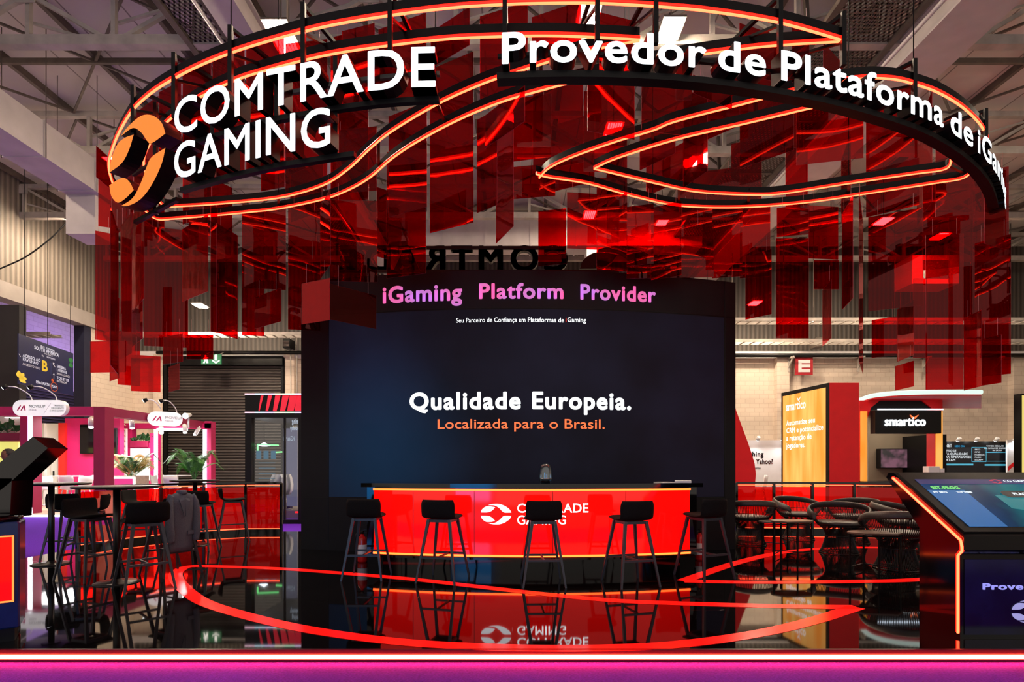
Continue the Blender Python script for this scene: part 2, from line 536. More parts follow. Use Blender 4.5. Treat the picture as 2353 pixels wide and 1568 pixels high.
floor_line([(1570, 1336), (1640, 1311), (1700, 1292), (1780, 1273), (1860, 1263), (1950, 1259), (2060, 1260), (2180, 1266), (2290, 1282), (2320, 1300), (2260, 1318), (2105, 1333), (1950, 1337), (1750, 1339), (1570, 1336)], 0.16)

# back wall with openings kept simple: the shutter stands in front of the block wall
YB = 24.5
wb = MB(); wb.box(-17, 30, YB, YB + .3, -0.1, 6.3)
tag(wb.obj('wall_back', M_BLOCK), kind='structure')
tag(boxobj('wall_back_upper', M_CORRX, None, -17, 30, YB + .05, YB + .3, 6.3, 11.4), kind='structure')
tag(boxobj('trim_1', M_WHITE, None, -17, 30, YB - .25, YB + .05, 6.2, 6.5), kind='structure')
# pilasters on the back wall
for u0, u1 in ((1786, 1814), (2330, 2360), (352, 376), (652, 676)):
    tag(boxobj('column_1', M_BLOCK, None, XU(u0, 24.2), XU(u1, 24.2), 24.2, YB + .01, -0.1, 6.35), kind='structure')
tag(boxobj('door_1', M_SHUT, None, XU(383, 24.3), XU(648, 24.3), 24.3, 24.42, -0.1, 6.15), kind='structure')
for u in (380, 651):
    tag(boxobj('trim_2', M_BLACKM, None, XU(u, 24.25) - .09, XU(u, 24.25) + .09, 24.2, 24.5, -0.1, 6.2), kind='structure')
tag(boxobj('trim_3', M_BLACKM, None, XU(380, 24.2), XU(651, 24.2), 24.1, 24.45, 5.85, 6.25), kind='structure')
# left side wall: corrugated above a white beam, block below, opening to a side aisle
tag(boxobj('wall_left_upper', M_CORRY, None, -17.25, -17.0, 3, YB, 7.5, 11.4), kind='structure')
tag(boxobj('beam_left', mat('grey_beam', (150, 142, 138), .6, noise=(2, .1)), None, -17.4, -16.85, 3, YB, 6.95, 7.5), kind='structure')
tag(boxobj('wall_left', M_BLOCKY, None, -17.3, -17.0, 21.9, YB, -0.1, 6.95), kind='structure')
tag(boxobj('column_2', mat('navy_post', (26, 28, 52), 0.6, noise=(3, 0.1)), None, -17.35, -16.95, 21.55, 21.9, -0.1, 6.95), kind='structure')
tag(boxobj('wall_left_aisle', M_BLOCKY, None, -20.8, -20.5, 3, 30.5, -0.1, 11.4), kind='structure')
tag(boxobj('wall_left_aisle_end', M_BLOCK, None, -20.8, -17.0, 30.2, 30.5, -0.1, 11.4), kind='structure')
tag(boxobj('door_2', M_SHUT, None, -20.5, -20.38, 21.5, 26.2, -0.1, 4.85), kind='structure')
tag(boxobj('wall_left_panel', M_DRAPE, None, -19.5, XU(44, 17.0), 17.0, 17.25, 2.9, 6.4), kind='structure')
tag(boxobj('wall_right', M_BLOCKY, None, 27, 27.3, -7, YB, -0.1, 11.4), kind='structure')
tag(boxobj('ceiling', M_ROOF, None, -21, 30, -3, 31, 11.3, 11.4), kind='structure')
# violet wash in the side aisle, from an assumed lamp, its source unseen
area('assumed_aisle_lamp', (-17.7, 24.0, 5.9), (0, math.radians(90), 0), .8, 3.0, 150, (0.36, 0.25, 1.0))

# lengthwise purlins and cross trusses of the roof
m = MB()
for x in [k * 2.25 - 19 for k in range(21)]:
    m.box(x - .05, x + .05, 2, 24.4, 11.12, 11.3)
tag(m.obj('roof_purlin', M_STEELD), kind='structure')
for j, y in enumerate((11.15, 15.0, 18.85, 22.7)):
    m = MB()
    zb, zt = 10.0, 11.02
    m.box(-17, 27, y - .09, y + .09, zb - .07, zb + .13)
    m.box(-17, 27, y - .07, y + .07, zt - .05, zt + .09)
    x = -16.9; k = 0
    while x < 26.5:
        m.bar((x, y, zb), (x, y, zt), 0.09)
        m.bar((x, y, zb if k % 2 else zt), (x + 1.75, y, zt if k % 2 else zb), 0.08)
        m.bar((x, y + .1, zb + .5), (x + 1.75, y + .1, zt if k % 2 else zb), 0.05)
        x += 1.75; k += 1
    # gussets
    for q in range(12):
        gx = -16.9 + 3.5 * q
        m.box(gx - .2, gx + .2, y - .1, y - .08, zt - .25, zt + .05)
    tag(m.obj('roof_truss', M_STEEL), kind='structure')
# thin cross ties between the trusses
m = MB()
for y in (13.05, 16.9, 20.8):
    m.box(-17, 27, y - .04, y + .04, 11.0, 11.12)
    for q in range(11):
        x = -16 + 4 * q
        m.bar((x, y - 1.85, 11.05), (x + 4, y + 1.85, 11.05), .05); m.bar((x, y + 1.85, 11.05), (x + 4, y - 1.85, 11.05), .05)
tag(m.obj('roof_bracing', M_STEELD), kind='structure')

def lattice(mb, x0, x1, y0, y1, z, step, w):
    n = int((y1 - y0) / step)
    for k in range(n):
        y = y0 + k * step
        for a, b in ((x0, x1), (x1, x0)):
            mb.bar((a, y, z), (b, y + (x1 - x0) * 1.7, z), w, 0.006)
def girder(name, xa, xb, mx0, mx1, lab):
    m = MB()
    m.box(xa, xb, 2.0, 24.4, 9.55, 10.0)
    m.box(xa - .08, xb + .08, 2.0, 24.4, 9.5, 9.56); m.box(xa - .08, xb + .08, 2.0, 24.4, 9.98, 10.03)
    m.cyl((xa - .3, 2, 9.6), (xa - .3, 24.4, 9.6), .04, n=8)
    tag(m.obj(name, M_DUCT), kind='structure')
    m = MB()
    m.box(mx0 - .06, mx0 + .06, 3, 24.4, 9.9, 10.0); m.box(mx1 - .06, mx1 + .06, 3, 24.4, 9.9, 10.0)
    for k in range(9):
        y = 4.0 + 2.4 * k
        m.bar((mx0, y, 10.0), (mx1, y + 1.2, 11.1), .08); m.bar((mx0, y, 10.0), (mx1, y, 10.0), .1); m.bar((mx0, y, 10), (mx0, y + .1, 11.1), .08)
        m.bar((mx1, y, 10.0), (mx0, y + 1.5, 10.9), .07)
    lattice(m, mx0, mx1, 3, 24, 9.97, 0.17, 0.035)
    tag(m.obj('roof_catwalk', M_STEELD), kind='structure')
girder('beam_roof', 7.95, 8.85, 6.1, 7.7, '')
girder('beam_roof', -5.35, -4.95, -6.55, -5.7, '')

# highbay lamps under the roof
def highbay(u, v, Y, label, w=0.36, l=0.5):
    p = P(u, v, Y)
    t = thing('highbay_lamp', label, 'lamp', p, 0, 'highbay lamps under the roof')
    MB().box(-w / 2 - .04, w / 2 + .04, -l / 2 - .04, l / 2 + .04, .03, .07).obj('housing', M_STEELD, t)
    m = MB()
    for k in range(6):
        x = -w / 2 + w * (k + .5) / 6
        m.box(x - .017, x + .017, -l / 2, l / 2, -.005, .03)
    m.obj('led_bar', E_BAY, t)
    m = MB(); m.cyl((0, 0, .07), (0, 0, 11.3 - p.z), .012, n=6); m.obj('suspension_rod', M_STEELD, t)
HB = [(645, 80, 9.4, 'bright highbay lamp shining just above the ring behind the company letters, upper one'),
      (664, 118, 9.9, 'bright highbay lamp behind the company letters, lower one of the pair'),
      (1542, 70, 10.7, 'bright highbay lamp shining between the d and o of the slogan letters'),
      (1352, 42, 10.4, 'highbay lamp seen through the ring above the first slogan word'),
      (262, 372, 15.4, 'bright highbay lamp glaring behind the left edge of the orange emblem'),
      (178, 515, 19.0, 'highbay lamp by the corrugated left wall, beyond the white duct'),
      (828, 502, 18.6, 'highbay lamp seen red through the panels left of the middle'),
      (1355, 495, 18.4, 'highbay lamp seen red through the panels above the big screen, middle one'),
      (1522, 512, 19.3, 'highbay lamp seen red between hanging panels, right above the word provider'),
      (1680, 552, 20.6, 'highbay lamp seen red through the panels over the right end of the big screen'),
      (2030, 510, 17.6, 'highbay lamp seen red through the broad panels at the right end of the ring'),
      (460, 704, 21.5, 'highbay lamp seen red above the green exit sign'),
      (1735, 698, 21.8, 'highbay lamp seen red just right of the big screen top corner'),
      (1410, 300, 13.6, 'highbay lamp seen red under the slogan rail in the ring middle'),
      (2160, 545, 19.5, 'highbay lamp seen red through panels near the right edge of the ring'),
      (-350, 90, 11.2, 'highbay lamp out at the left of the hall'),
      (2750, 90, 11.2, 'highbay lamp out at the right of the hall')]
for u, v, Y, lab in HB:
    highbay(u, v, Y, lab)

# white air duct along the left, and one across the hall at the back
t = thing('air_duct', 'white square air duct running along the hall at upper left', 'duct', (-10.95, 8, 8.29))
m = MB(); m.box(-.45, .45, 0, 6.6, 0, .8); m.obj('duct_body', M_DUCT, t)
for y in (1.2, 2.7, 4.2, 5.7):
    m = MB(); m.box(-.47, .47, y - .02, y + .02, -.02, .82); m.obj('flange', M_DUCT, t)
    for x in (-.5, .5):
        m = MB(); m.cyl((x, y, -.03), (x, y, 2.9), .01, n=6); m.obj('hanger_rod', M_STEELD, t)
m = MB(); m.box(-.45, .3, 5.9, 6.6, -1.0, 0); m.obj('duct_drop', M_DUCT, t)
t = thing('air_duct', 'white square air duct crossing the hall high behind the big screen', 'duct', (1.6, 20.3, 9.6))
m = MB(); m.box(-5.5, 5.5, 0, .9, 0, 1.0); m.obj('duct_body', M_DUCT, t)
for x in (-4.2, -2.6, -.9, .8, 2.4, 4.1):
    m = MB(); m.box(x - .03, x + .03, -.03, .93, -.03, 1.03); m.obj('flange', M_DUCT, t)
m = MB(); m.box(1.2, 1.9, .1, .8, -2.4, 0); m.obj('duct_drop', M_DUCT, t)
t = thing('air_duct', 'white duct outlet box hanging near the back wall at the right', 'duct', P(2150, 640, 21.0))
m = MB(); m.box(-.9, .9, 0, 1.0, -.2, .9); m.obj('duct_body', M_DUCT, t)
m = MB(); m.box(-.5, .5, -.02, 0, 0, .7); m.obj('grille', M_STEELD, t)

# cable trays, pipe and conduits along the back wall
def tray(x0, x1, y, z, label):
    t = thing('cable_tray', label, 'cable tray', (x0, y, z))
    for y0_ in (-.02, .5): MB().box(0, x1 - x0, y0_, y0_ + .02, 0, .12).obj('side_rail', M_STEEL, t)
    m = MB(); x = 0.2
    while x < x1 - x0: m.box(x, x + .05, 0, .5, 0, .03); x += .4
    m.obj('rung', M_STEEL, t)
    x = .8
    while x < x1 - x0:
        MB().cyl((x, .25, 0), (x, .25, 11.3 - z), .012, n=5).obj('hanger_rod', M_STEELD, t); x += 3.1
tray(7.2, 26, 22.0, ZV(786, 22.0), 'lower pale cable tray crossing the back of the hall, right of the screen')
tray(7.6, 26, 20.5, ZV(738, 20.5), 'upper pale cable tray crossing the back of the hall, right of the screen')
tray(-17, -7.0, 22.6, ZV(770, 22.6), 'pale cable tray crossing above the roller shutter at the left')
tray(-20.4, -17.4, 20.5, ZV(770, 20.5), 'pale cable tray over the side aisle above the navy banner')
t = thing('wall_pipe', 'long dark pipe bracketed along the back wall at right', 'pipe', (9, 24.0, ZV(817, 24)))
m = MB(); m.cyl((0, 0, 0), (17, 0, 0), .09, n=10); m.obj('pipe_run', M_BLACKM, t)
for x in (.4, 3.3, 6.4, 9.3, 12.5):
    m = MB(); m.bar((x, .2, -.7), (x, .2, -.05), .07); m.bar((x, .4, -.1), (x, -.25, -.1), .07); m.bar((x, .3, -.65), (x, -.2, -.1), .05); m.obj('bracket', M_STEEL, t)
t = thing('wall_pipe', 'long dark pipe running across the top of the roller shutter', 'pipe', (-15.6, 23.9, ZV(811, 23.9)))
m = MB(); m.cyl((0, 0, 0), (6.4, 0, 0), .08, n=10); m.obj('pipe_run', M_BLACKM, t)
for u, a, b in ((668, 775, 1080), (682, 775, 1000)):
    m = MB(); m.cyl(P(u, a, 24.0), P(u, b, 24.0), .03, n=6)
    tag(m.obj('conduit', M_STEEL), 'thin grey conduit on the block wall %s' % ('beside the shutter frame' if u == 668 else 'next to the dark edge of the big screen'), 'pipe')

# letter E sign and exit sign
t = thing('wall_sign', 'square red wall sign with a white letter E', 'sign', P(1847, 842, 24.1))
s_ = 20 / FX * 24.1
MB().box(-s_, s_, -.03, .03, -s_, s_).obj('board', mat('red_sign', (168, 20, 34), .5, noise=(4, .08)), t)
m = MB(); m.box(-.26, -.12, -.05, -.03, -.27, .27)
for z in (-.27, -.065, .13): m.box(-.12, .26, -.05, -.03, z, z + .14)
m.obj('lettering', M_WHITE, t)
EXIT = t = thing('exit_sign', 'green emergency exit sign with running figure and down arrow', 'sign', P(486, 826, 23.4))
MB().box(-.43, .43, -.03, .03, -.22, .22).obj('board', M_GREENSIGN, t)
m = MB(); m.box(.16, .26, -.05, -.03, -.05, .18)
f = plane_map((.21, -.04, -.05), (1, 0, 0), (0, 0, 1))
m.flat([(-.16, .02), (-.16, -.03), (0, -.14), (.16, -.03), (.16, .02), (0, -.07)], f)
m.obj('arrow', E_WHITE1, t)
m = MB(); f = plane_map((-.22, -.035, 0), (1, 0, 0), (0, 0, 1))
m.flat([(-.13, -.17), (-.05, -.17), (-.02, -.06), (.03, -.12), (.0, -.17), (.1, -.17), (.08, -.02), (.0, .05), (.08, .03), (.12, .06), (.0, .1), (-.08, .08), (-.12, .02), (-.09, .0), (-.05, .04), (-.08, -.1)], f)
m.lathe([(0.001, 0), (.035, 0)], 10, (-.18, -.04, .14))
m.flat([(-.02 + .04 * math.cos(a), .14 + .04 * math.sin(a)) for a in [k * PI / 5 for k in range(10)]], f)
m.obj('running_figure', E_WHITE1, t)
for u in (690, 1000, 1150):
    pass
for x_ in (-.3, .3): MB().cyl((x_, 0, .2), (x_, .45, ZV(811, 23.9) - ZV(826, 23.4)), .012, n=5).obj('hanger', M_STEEL, EXIT)
for (u, v, lab) in ((1882, 787, 'small grey wall box under the cable tray by the pipe'), (660, 790, 'small black loudspeaker on the wall at the left of the big screen top')):
    t = thing('wall_box', lab, 'wall box', P(u, v, 23.6))
    MB().bbox(-.16, .16, -.1, .5, -.2, .2, .02).obj('case', M_BLACKM if u == 660 else M_STEELD, t)
    MB().box(-.12, .12, -.115, -.1, -.14, .1).obj('front_grille', M_STEELD, t)
# ---------------------------------------------------------------- big curved screen wall
def YW(x): return 8.22 + .54 * ((x - .1) / 3.5) ** 2
WX0, WX1, WZ = XU(692, YW(-3.4)), XU(1690, YW(3.6)), 4.29
def wmap(off=0.0, x0=0.0, z0=0.0):
    return lambda x, y, z: (x0 + x, YW(x0 + x) - off - z, z0 + y)
def curved(mb, x0, x1, z0, z1, off0, off1, fy, n=28):
    """curved slab following fy(x), from offset off0 (front) to off1 (back)"""
    A = []
    for k in range(n + 1):
        x = x0 + (x1 - x0) * k / n; y = fy(x)
        A.append([mb.v((x, y + off0, z0)), mb.v((x, y + off0, z1)), mb.v((x, y + off1, z1)), mb.v((x, y + off1, z0))])
    mb.smooth = False
    for a, b in zip(A, A[1:]):
        for q in range(4): mb.f([a[q], a[(q + 1) % 4], b[(q + 1) % 4], b[q]])
    mb.f(A[0]); mb.f(A[-1][::-1])
    return mb
scr = thing('screen_wall', 'huge dark curved screen wall with white and orange slogans behind the bar', 'screen', (0, 0, 0))
m = curved(MB(), WX0, WX1, 0, WZ, 0, .62, YW); m.obj('wall_shell', M_WALLSH, scr)
LX0, LX1, LZ0, LZ1 = XU(757, 8.62), XU(1667, 8.62), .85, 3.70
def led_mat():
    m_, nt, N, L, b = newmat('led_screen_picture')
    tc = N.new('ShaderNodeTexCoord')
    def blob(c, r, col):
        d = N.new('ShaderNodeVectorMath'); d.operation = 'DISTANCE'; d.inputs[1].default_value = c
        L.new(tc.outputs['Object'], d.inputs[0])
        mr = N.new('ShaderNodeMapRange'); mr.interpolation_type = 'SMOOTHSTEP'
        mr.inputs['From Min'].default_value = 0; mr.inputs['From Max'].default_value = r
        mr.inputs['To Min'].default_value = 1; mr.inputs['To Max'].default_value = 0
        L.new(d.outputs['Value'], mr.inputs['Value'])
        return mr.outputs[0]
    n = N.new('ShaderNodeTexNoise'); n.inputs['Scale'].default_value = 1.1; n.inputs['Detail'].default_value = 4
    L.new(tc.outputs['Object'], n.inputs['Vector'])
    r = N.new('ShaderNodeValToRGB')
    r.color_ramp.elements[0].color = lin((10, 10, 18)); r.color_ramp.elements[1].color = lin((26, 27, 44))
    r.color_ramp.elements[0].position = .3; r.color_ramp.elements[1].position = .75
    L.new(n.outputs['Fac'], r.inputs['Fac'])
    last = r.outputs['Color']
    for c, rad, col in (((-2.0, 8.5, 1.5), 1.9, (0, 54, 88)), ((-2.2, 8.5, 2.8), 1.5, (20, 30, 58)), ((.6, 8.2, 3.0), 1.6, (26, 26, 42)), ((2.9, 8.5, 2.2), 2.2, (20, 8, 22))):
        mx = N.new('ShaderNodeMix'); mx.data_type = 'RGBA'; mx.blend_type = 'ADD'
        L.new(blob(c, rad, col), mx.inputs[0]); L.new(last, mx.inputs[6]); mx.inputs[7].default_value = lin(col)
        last = mx.outputs[2]
    L.new(last, b.inputs['Emission Color']); b.inputs['Emission Strength'].default_value = .42
    b.inputs['Base Color'].default_value = (.006, .006, .008, 1); b.inputs['Roughness'].default_value = .6; b.inputs['Specular IOR Level'].default_value = .15
    return m_
m = curved(MB(), LX0, LX1, LZ0, LZ1, -.012, 0, YW); m.obj('led_screen', led_mat(), scr)
E_PINK = None
m_, nt, N, L, b = newmat('pink_letter_face')
tc = N.new('ShaderNodeTexCoord'); nn = N.new('ShaderNodeTexNoise'); nn.inputs['Scale'].default_value = 2.2
L.new(tc.outputs['Object'], nn.inputs['Vector'])
rr = N.new('ShaderNodeValToRGB'); rr.color_ramp.elements[0].position = .38; rr.color_ramp.elements[1].position = .62
rr.color_ramp.elements[0].color = lin((232, 110, 176)); rr.color_ramp.elements[1].color = lin((196, 130, 214))
L.new(nn.outputs['Fac'], rr.inputs['Fac']); L.new(rr.outputs['Color'], b.inputs['Base Color'])
L.new(rr.outputs['Color'], b.inputs['Emission Color']); b.inputs['Emission Strength'].default_value = .75
M_PINK = m_
def wtext(s, u0, u1, vb, cap_px, m_face, bold, name='lettering', label=None, depth=.006):
    uc = (u0 + u1) / 2
    x = XU(uc, 8.4)
    for _ in range(4): x = XU(uc, YW(x) - .02)
    Yc = YW(x)
    mb = MB()
    text(mb, s, wmap(.014, 0, 0), XU(u0, YW(XU(u0, Yc))), ZV(vb, Yc), cap_px / FX * Yc, width=XU(u1, YW(XU(u1, Yc))) - XU(u0, YW(XU(u0, Yc))), bold=bold, depth=depth)
    o = mb.obj(name, [m_face, m_face], scr)
    if label: o['label'] = label
    return o
wtext('iGaming', 877, 1062, 693, 36, M_PINK, .028, label='pink raised letters iGaming')
wtext('Platform', 1097, 1297, 686, 33, M_PINK, .028, label='pink raised letters Platform')
wtext('Provider', 1330, 1506, 691, 33, M_PINK, .028, label='pink raised letters Provider')
E_TXT = emis('screen_text_white', (.95, .98, 1.0), 1.5, raw=True)
E_TXTO = emis('screen_text_orange', (1.0, .17, .05), 1.3, raw=True)
wtext('Seu Parceiro de Confiança em', 1048, 1208, 741, 10, E_TXT, .004, depth=.002)
wtext('Plataformas de', 1212, 1296, 741, 10, E_TXT, .014, depth=.002)
wtext('i', 1299, 1302, 741, 10, emis('screen_text_red', (1.0, .04, .02), 1.3, raw=True), .022, depth=.002)
wtext('Gaming', 1303, 1346, 741, 10, E_TXT, .014, depth=.002)
wtext('Qualidade', 939, 1198, 940, 37, E_TXT, .033, depth=.002)
wtext('Europeia.', 1219, 1452, 940, 37, E_TXT, .033, depth=.002)
wtext('Localizada para o Brasil.', 1003, 1391, 985, 21.5, E_TXTO, .006, depth=.002)
# panel joints
m = MB()
for x in (LX0 - .02, LX1 + .02): m.box(x - .006, x + .006, YW(x) - .004, YW(x) + .01, .1, WZ)
curved(m, WX0 + .02, WX1 - .02, LZ1 + .02, LZ1 + .035, -.004, .01, YW); curved(m, WX0 + .02, WX1 - .02, LZ0 - .03, LZ0 - .02, -.004, .01, YW)
m.obj('panel_joint', M_BLACKM, scr)

# ---------------------------------------------------------------- bar counter
def YBAR(x): return 6.62 + .30 * ((x - .25) / 2.1) ** 2
BX0, BX1 = XU(853, YBAR(-1.8)), XU(1591, YBAR(2.3))
bar = thing('bar_counter', 'long curved bar counter with glowing red front and black top', 'bar', (0, 0, 0))
curved(MB(), BX0 - .11, BX1 + .11, 1.065, 1.115, -.10, .75, YBAR, 30).obj('countertop', M_BLACKG, bar)
E_BARF = emis('lit_red_front', (1.0, 0.0, 0.002), .85, (200, 30, 4), .06, raw=True)
curved(MB(), BX0 + .02, BX1 - .02, .235, 1.03, 0, .03, YBAR, 30).obj('front_panel', E_BARF, bar)
curved(MB(), BX0 - .0, BX1 + .0, .2, 1.065, .03, .6, YBAR, 30).obj('carcass', M_BLACKG, bar)
curved(MB(), BX0 + .12, BX1 - .12, 0, .2, .16, .55, YBAR, 30).obj('plinth', M_BLACKG, bar)
for z, nm in ((1.037, 'upper_light_strip'), (.232, 'lower_light_strip')):
    m = curved(MB(), BX0 + .03, BX1 - .03, z - .011, z + .011, -.016, 0, YBAR, 30)
    m.obj(nm, emis('bar_strip_' + nm, (1.0, .085, .012), 7.0, raw=True), bar)
curved(MB(), BX0 - .02, BX1 + .02, .185, .212, -.03, .04, YBAR, 30).obj('bottom_trim', M_BLACKG, bar)
for x in (BX0, BX1):
    MB().box(x - .05, x + .05, YBAR(x) - .01, YBAR(x) + .05, .2, 1.065).obj('end_post', M_BLACKG, bar)
m = MB(); m.box(BX0 + .1, BX0 + .6, .0, 1, 0, 1)
def bmap(x, y, z): return (x, YBAR(x) - .006 - z, y)
m = MB(); uc = 1140; Yc = 6.64
emblem(m, bmap, XU(1140, Yc), ZV(1182, Yc), 70 / FX * Yc); m.obj('emblem', E_WHITE1, bar)
m = MB(); text(m, 'COMTRADE', bmap, XU(1187, Yc), ZV(1178, Yc), 20 / FX * Yc, width=166 / FX * Yc, bold=.009, depth=.002); m.obj('lettering', [E_WHITE1, E_WHITE1], bar)
m = MB(); text(m, 'GAMING', bmap, XU(1187, Yc), ZV(1205, Yc), 20 / FX * Yc, width=115 / FX * Yc, bold=.009, depth=.002); m.obj('lettering', [E_WHITE1, E_WHITE1], bar)
m = MB()
for u in (946, 1090, 1270, 1440):
    x = XU(u, 6.66); m.box(x - .003, x + .003, YBAR(x) - .003, YBAR(x) + .01, .25, 1.02)
m.obj('panel_joint', mat('red_joint', (150, 0, 4), .3, noise=(4, .1)), bar)
# things on the bar
t = thing('glass_jar', 'clear domed glass jar standing on the middle of the bar', 'jar', (XU(1254, 6.9), 6.92, 1.116))
m = MB(); m.lathe([(.055, 0), (.075, .01), (.078, .06), (.076, .16), (.066, .215), (.04, .238), (.001, .245)], 28)
m.obj('glass_dome', acrylic('jar_glass', (.62, .72, .78), (.9, 1, 1), .12, .01), t)
MB().lathe([(.001, .004), (.062, .004), (.062, .022), (.001, .022)], 24).obj('base', M_BLACKG, t)
MB().lathe([(.081, .05), (.083, .055), (.081, .06)], 24).obj('band', M_CHROME, t)
for k, (u, lab, dz) in enumerate(((1532, 'white paper sheet lying on the bar near its right end', 0), (1572, 'small stack of white leaflets at the right end of the bar', 0))):
    t = thing('paper_stack', lab, 'paper', (XU(u, 6.9), 6.95, 1.116), .2 - .5 * k)
    MB().bbox(-.1, .1, -.14, .14, 0, .008 + .022 * k, .003).obj('sheets', M_WHITE, t)

# ---------------------------------------------------------------- fire extinguishers beside the bar
M_EXT = mat('extinguisher_red', (200, 20, 22), .25, noise=(5, .05))
for (u, Y, lab) in ((833, 7.55, 'red fire extinguisher on the floor at the left end of the bar'), (1608, 7.7, 'red fire extinguisher on the floor at the right end of the bar')):
    t = thing('fire_extinguisher', lab, 'fire extinguisher', (XU(u, Y), Y, 0))
    MB().lathe([(.001, 0), (.06, 0), (.066, .02), (.066, .30), (.05, .35), (.022, .37), (.022, .39), (.001, .39)], 20).obj('cylinder', M_EXT, t)
    MB().lathe([(.0665, .08), (.0672, .085), (.0672, .24), (.0665, .245)], 20).obj('paper_label', M_WHITE, t)
    m = MB(); m.cyl((0, 0, .39), (0, 0, .43), .02, n=10); m.bar((-.02, 0, .43), (.09, 0, .46), .022, .012); m.bar((-.02, 0, .41), (.09, 0, .41), .02, .01); m.obj('valve_handle', M_BLACKM, t)
    m = MB(); m.tube(catmull([(0, -.02, .41), (-.06, -.05, .40), (-.085, -.05, .3), (-.08, -.04, .1)], 6), .011, 8); m.obj('hose', M_BLACKM, t)

# ---------------------------------------------------------------- bar stools
def stool_shell():
    """one bent upholstered shell: backrest at -y, seat towards +y"""
    prof = [(-.225, .945, .365, .05), (-.222, .90, .40, .05), (-.212, .84, .405, .045), (-.196, .79, .40, .03), (-.165, .755, .40, .012), (-.10, .738, .41, 0), (0, .735, .415, 0), (.10, .742, .40, 0), (.165, .748, .36, 0), (.195, .742, .30, 0)]
    P3 = catmull([Vector((p[0], p[1], 0)) for p in prof], 3); Wd = catmull([Vector((p[2], p[3], 0)) for p in prof], 3)
    ns = 12; mb = MB(); mb.smooth = True; top, bot = [], []
    n = len(P3)
    for i in range(n):
        p = P3[i]; d = (P3[min(i + 1, n - 1)] - P3[max(i - 1, 0)]).normalized()
        nrm = Vector((-d.y, d.x, 0))
        if nrm.y < 0 and i > n * .6: nrm = -nrm
        th = .034
        ra, rb = [], []
        for k in range(ns + 1):
            s_ = -1 + 2 * k / ns
            x = s_ * Wd[i].x / 2; cy = Wd[i].y * s_ * s_; e = math.sqrt(max(0, 1 - abs(s_) ** 6)) * .5 + .02
            edge = min(1, .25 + 1.2 * min(i, n - 1 - i) / 3.0)
            h = th * e * edge
            q = Vector((p.x + cy, p.y, 0))
            a_ = q + nrm * h; b_ = q - nrm * h
            ra.append(mb.v((x, a_.x, a_.y))); rb.append(mb.v((x, b_.x, b_.y)))
        top.append(ra); bot.append(rb)
    for i in range(n - 1):
        for k in range(ns):
            mb.f([top[i][k], top[i][k + 1], top[i + 1][k + 1], top[i + 1][k]])
            mb.f([bot[i][k], bot[i + 1][k], bot[i + 1][k + 1], bot[i][k + 1]])
        mb.f([top[i][0], top[i + 1][0], bot[i + 1][0], bot[i][0]]); mb.f([top[i][ns], bot[i][ns], bot[i + 1][ns], top[i + 1][ns]])
    for k in range(ns):
        mb.f([top[0][k], bot[0][k], bot[0][k + 1], top[0][k + 1]]); mb.f([top[-1][k], top[-1][k + 1], bot[-1][k + 1], bot[-1][k]])
    return mb
STOOLLAB = []
def make_stool(label, loc, rz, legmat):
    t = thing('bar_stool', label, 'stool', loc, rz, 'black bar stools')
    stool_shell().obj('seat_shell', M_FABRIC, t)
    tops = {(-1, -1): 0, (1, -1): 0, (-1, 1): 0, (1, 1): 0}
    fr = MB(); 
    for sy in (-1, 1): fr.bar((-.135, sy * .13, .70), (.135, sy * .13, .70), .032, .03)
    fr.bar((-.12, -.13, .70), (-.12, .13, .70), .03, .03); fr.bar((.12, -.13, .70), (.12, .13, .70), .03, .03)
    fr.obj('seat_frame', legmat, t)
    for sx in (-1, 1):
        for sy in (-1, 1):
            MB().bar((sx * .125, sy * .135, .715), (sx * .232, sy * .255, 0), .034, .03, .02, .02).obj('leg', legmat, t)
    def at(z): k = 1 - z / .715; return .125 + .107 * k, .135 + .12 * k
    x, y = at(.29)
    for sy in (-1, 1): MB().bar((-x, sy * y, .29), (x, sy * y, .29), .018, .024).obj('footrest', legmat, t)
    MB().bar((0, -y, .29), (0, y, .29), .016, .02).obj('stretcher', legmat, t)
    return t
stool0 = make_stool('black bar stool at the left end of the bar, first of the row of five', (-1.73, 6.50, 0), 0.0, M_STOOLLEG)
for lab, x, y, a in (
    ('second black bar stool from the left along the bar, left of the white emblem', -.80, 6.33, -14),
    ('middle black bar stool, hiding the centre of the white letters on the bar', .345, 6.15, 2),
    ('fourth black bar stool from the left along the bar, seat turned to the left', 1.33, 6.13, 15),
    ('black bar stool at the right end of the bar, beside the dark screen edge', 2.30, 6.52, 24),
    ('black bar stool before the nearest round table, back turned to us, left of the jacket', -3.97, 5.87, 47),
    ('nearest black bar stool at the left, seat and back side-on between two high tables', -4.98, 6.42, -108),
    ('black bar stool behind the farther left high table, its wide back above the others', -6.32, 7.75, 18),
    ('black bar stool with rounded back seen behind the nearest left stool', -5.72, 7.35, 115),
    ('black bar stool under the grey jacket draped over its back', -4.2, 6.70, 62),
    ('black bar stool before the red railing, its back hiding the small high table pole', -5.02, 8.75, 8),
    ('black bar stool close to the red railing, right of the small high table', -5.0, 9.75, -60),
    ('black bar stool left of the small high table, seen side-on by the railing', -6.12, 8.95, -85)):
    dup(stool0, (x, y, 0), math.radians(a), lab)

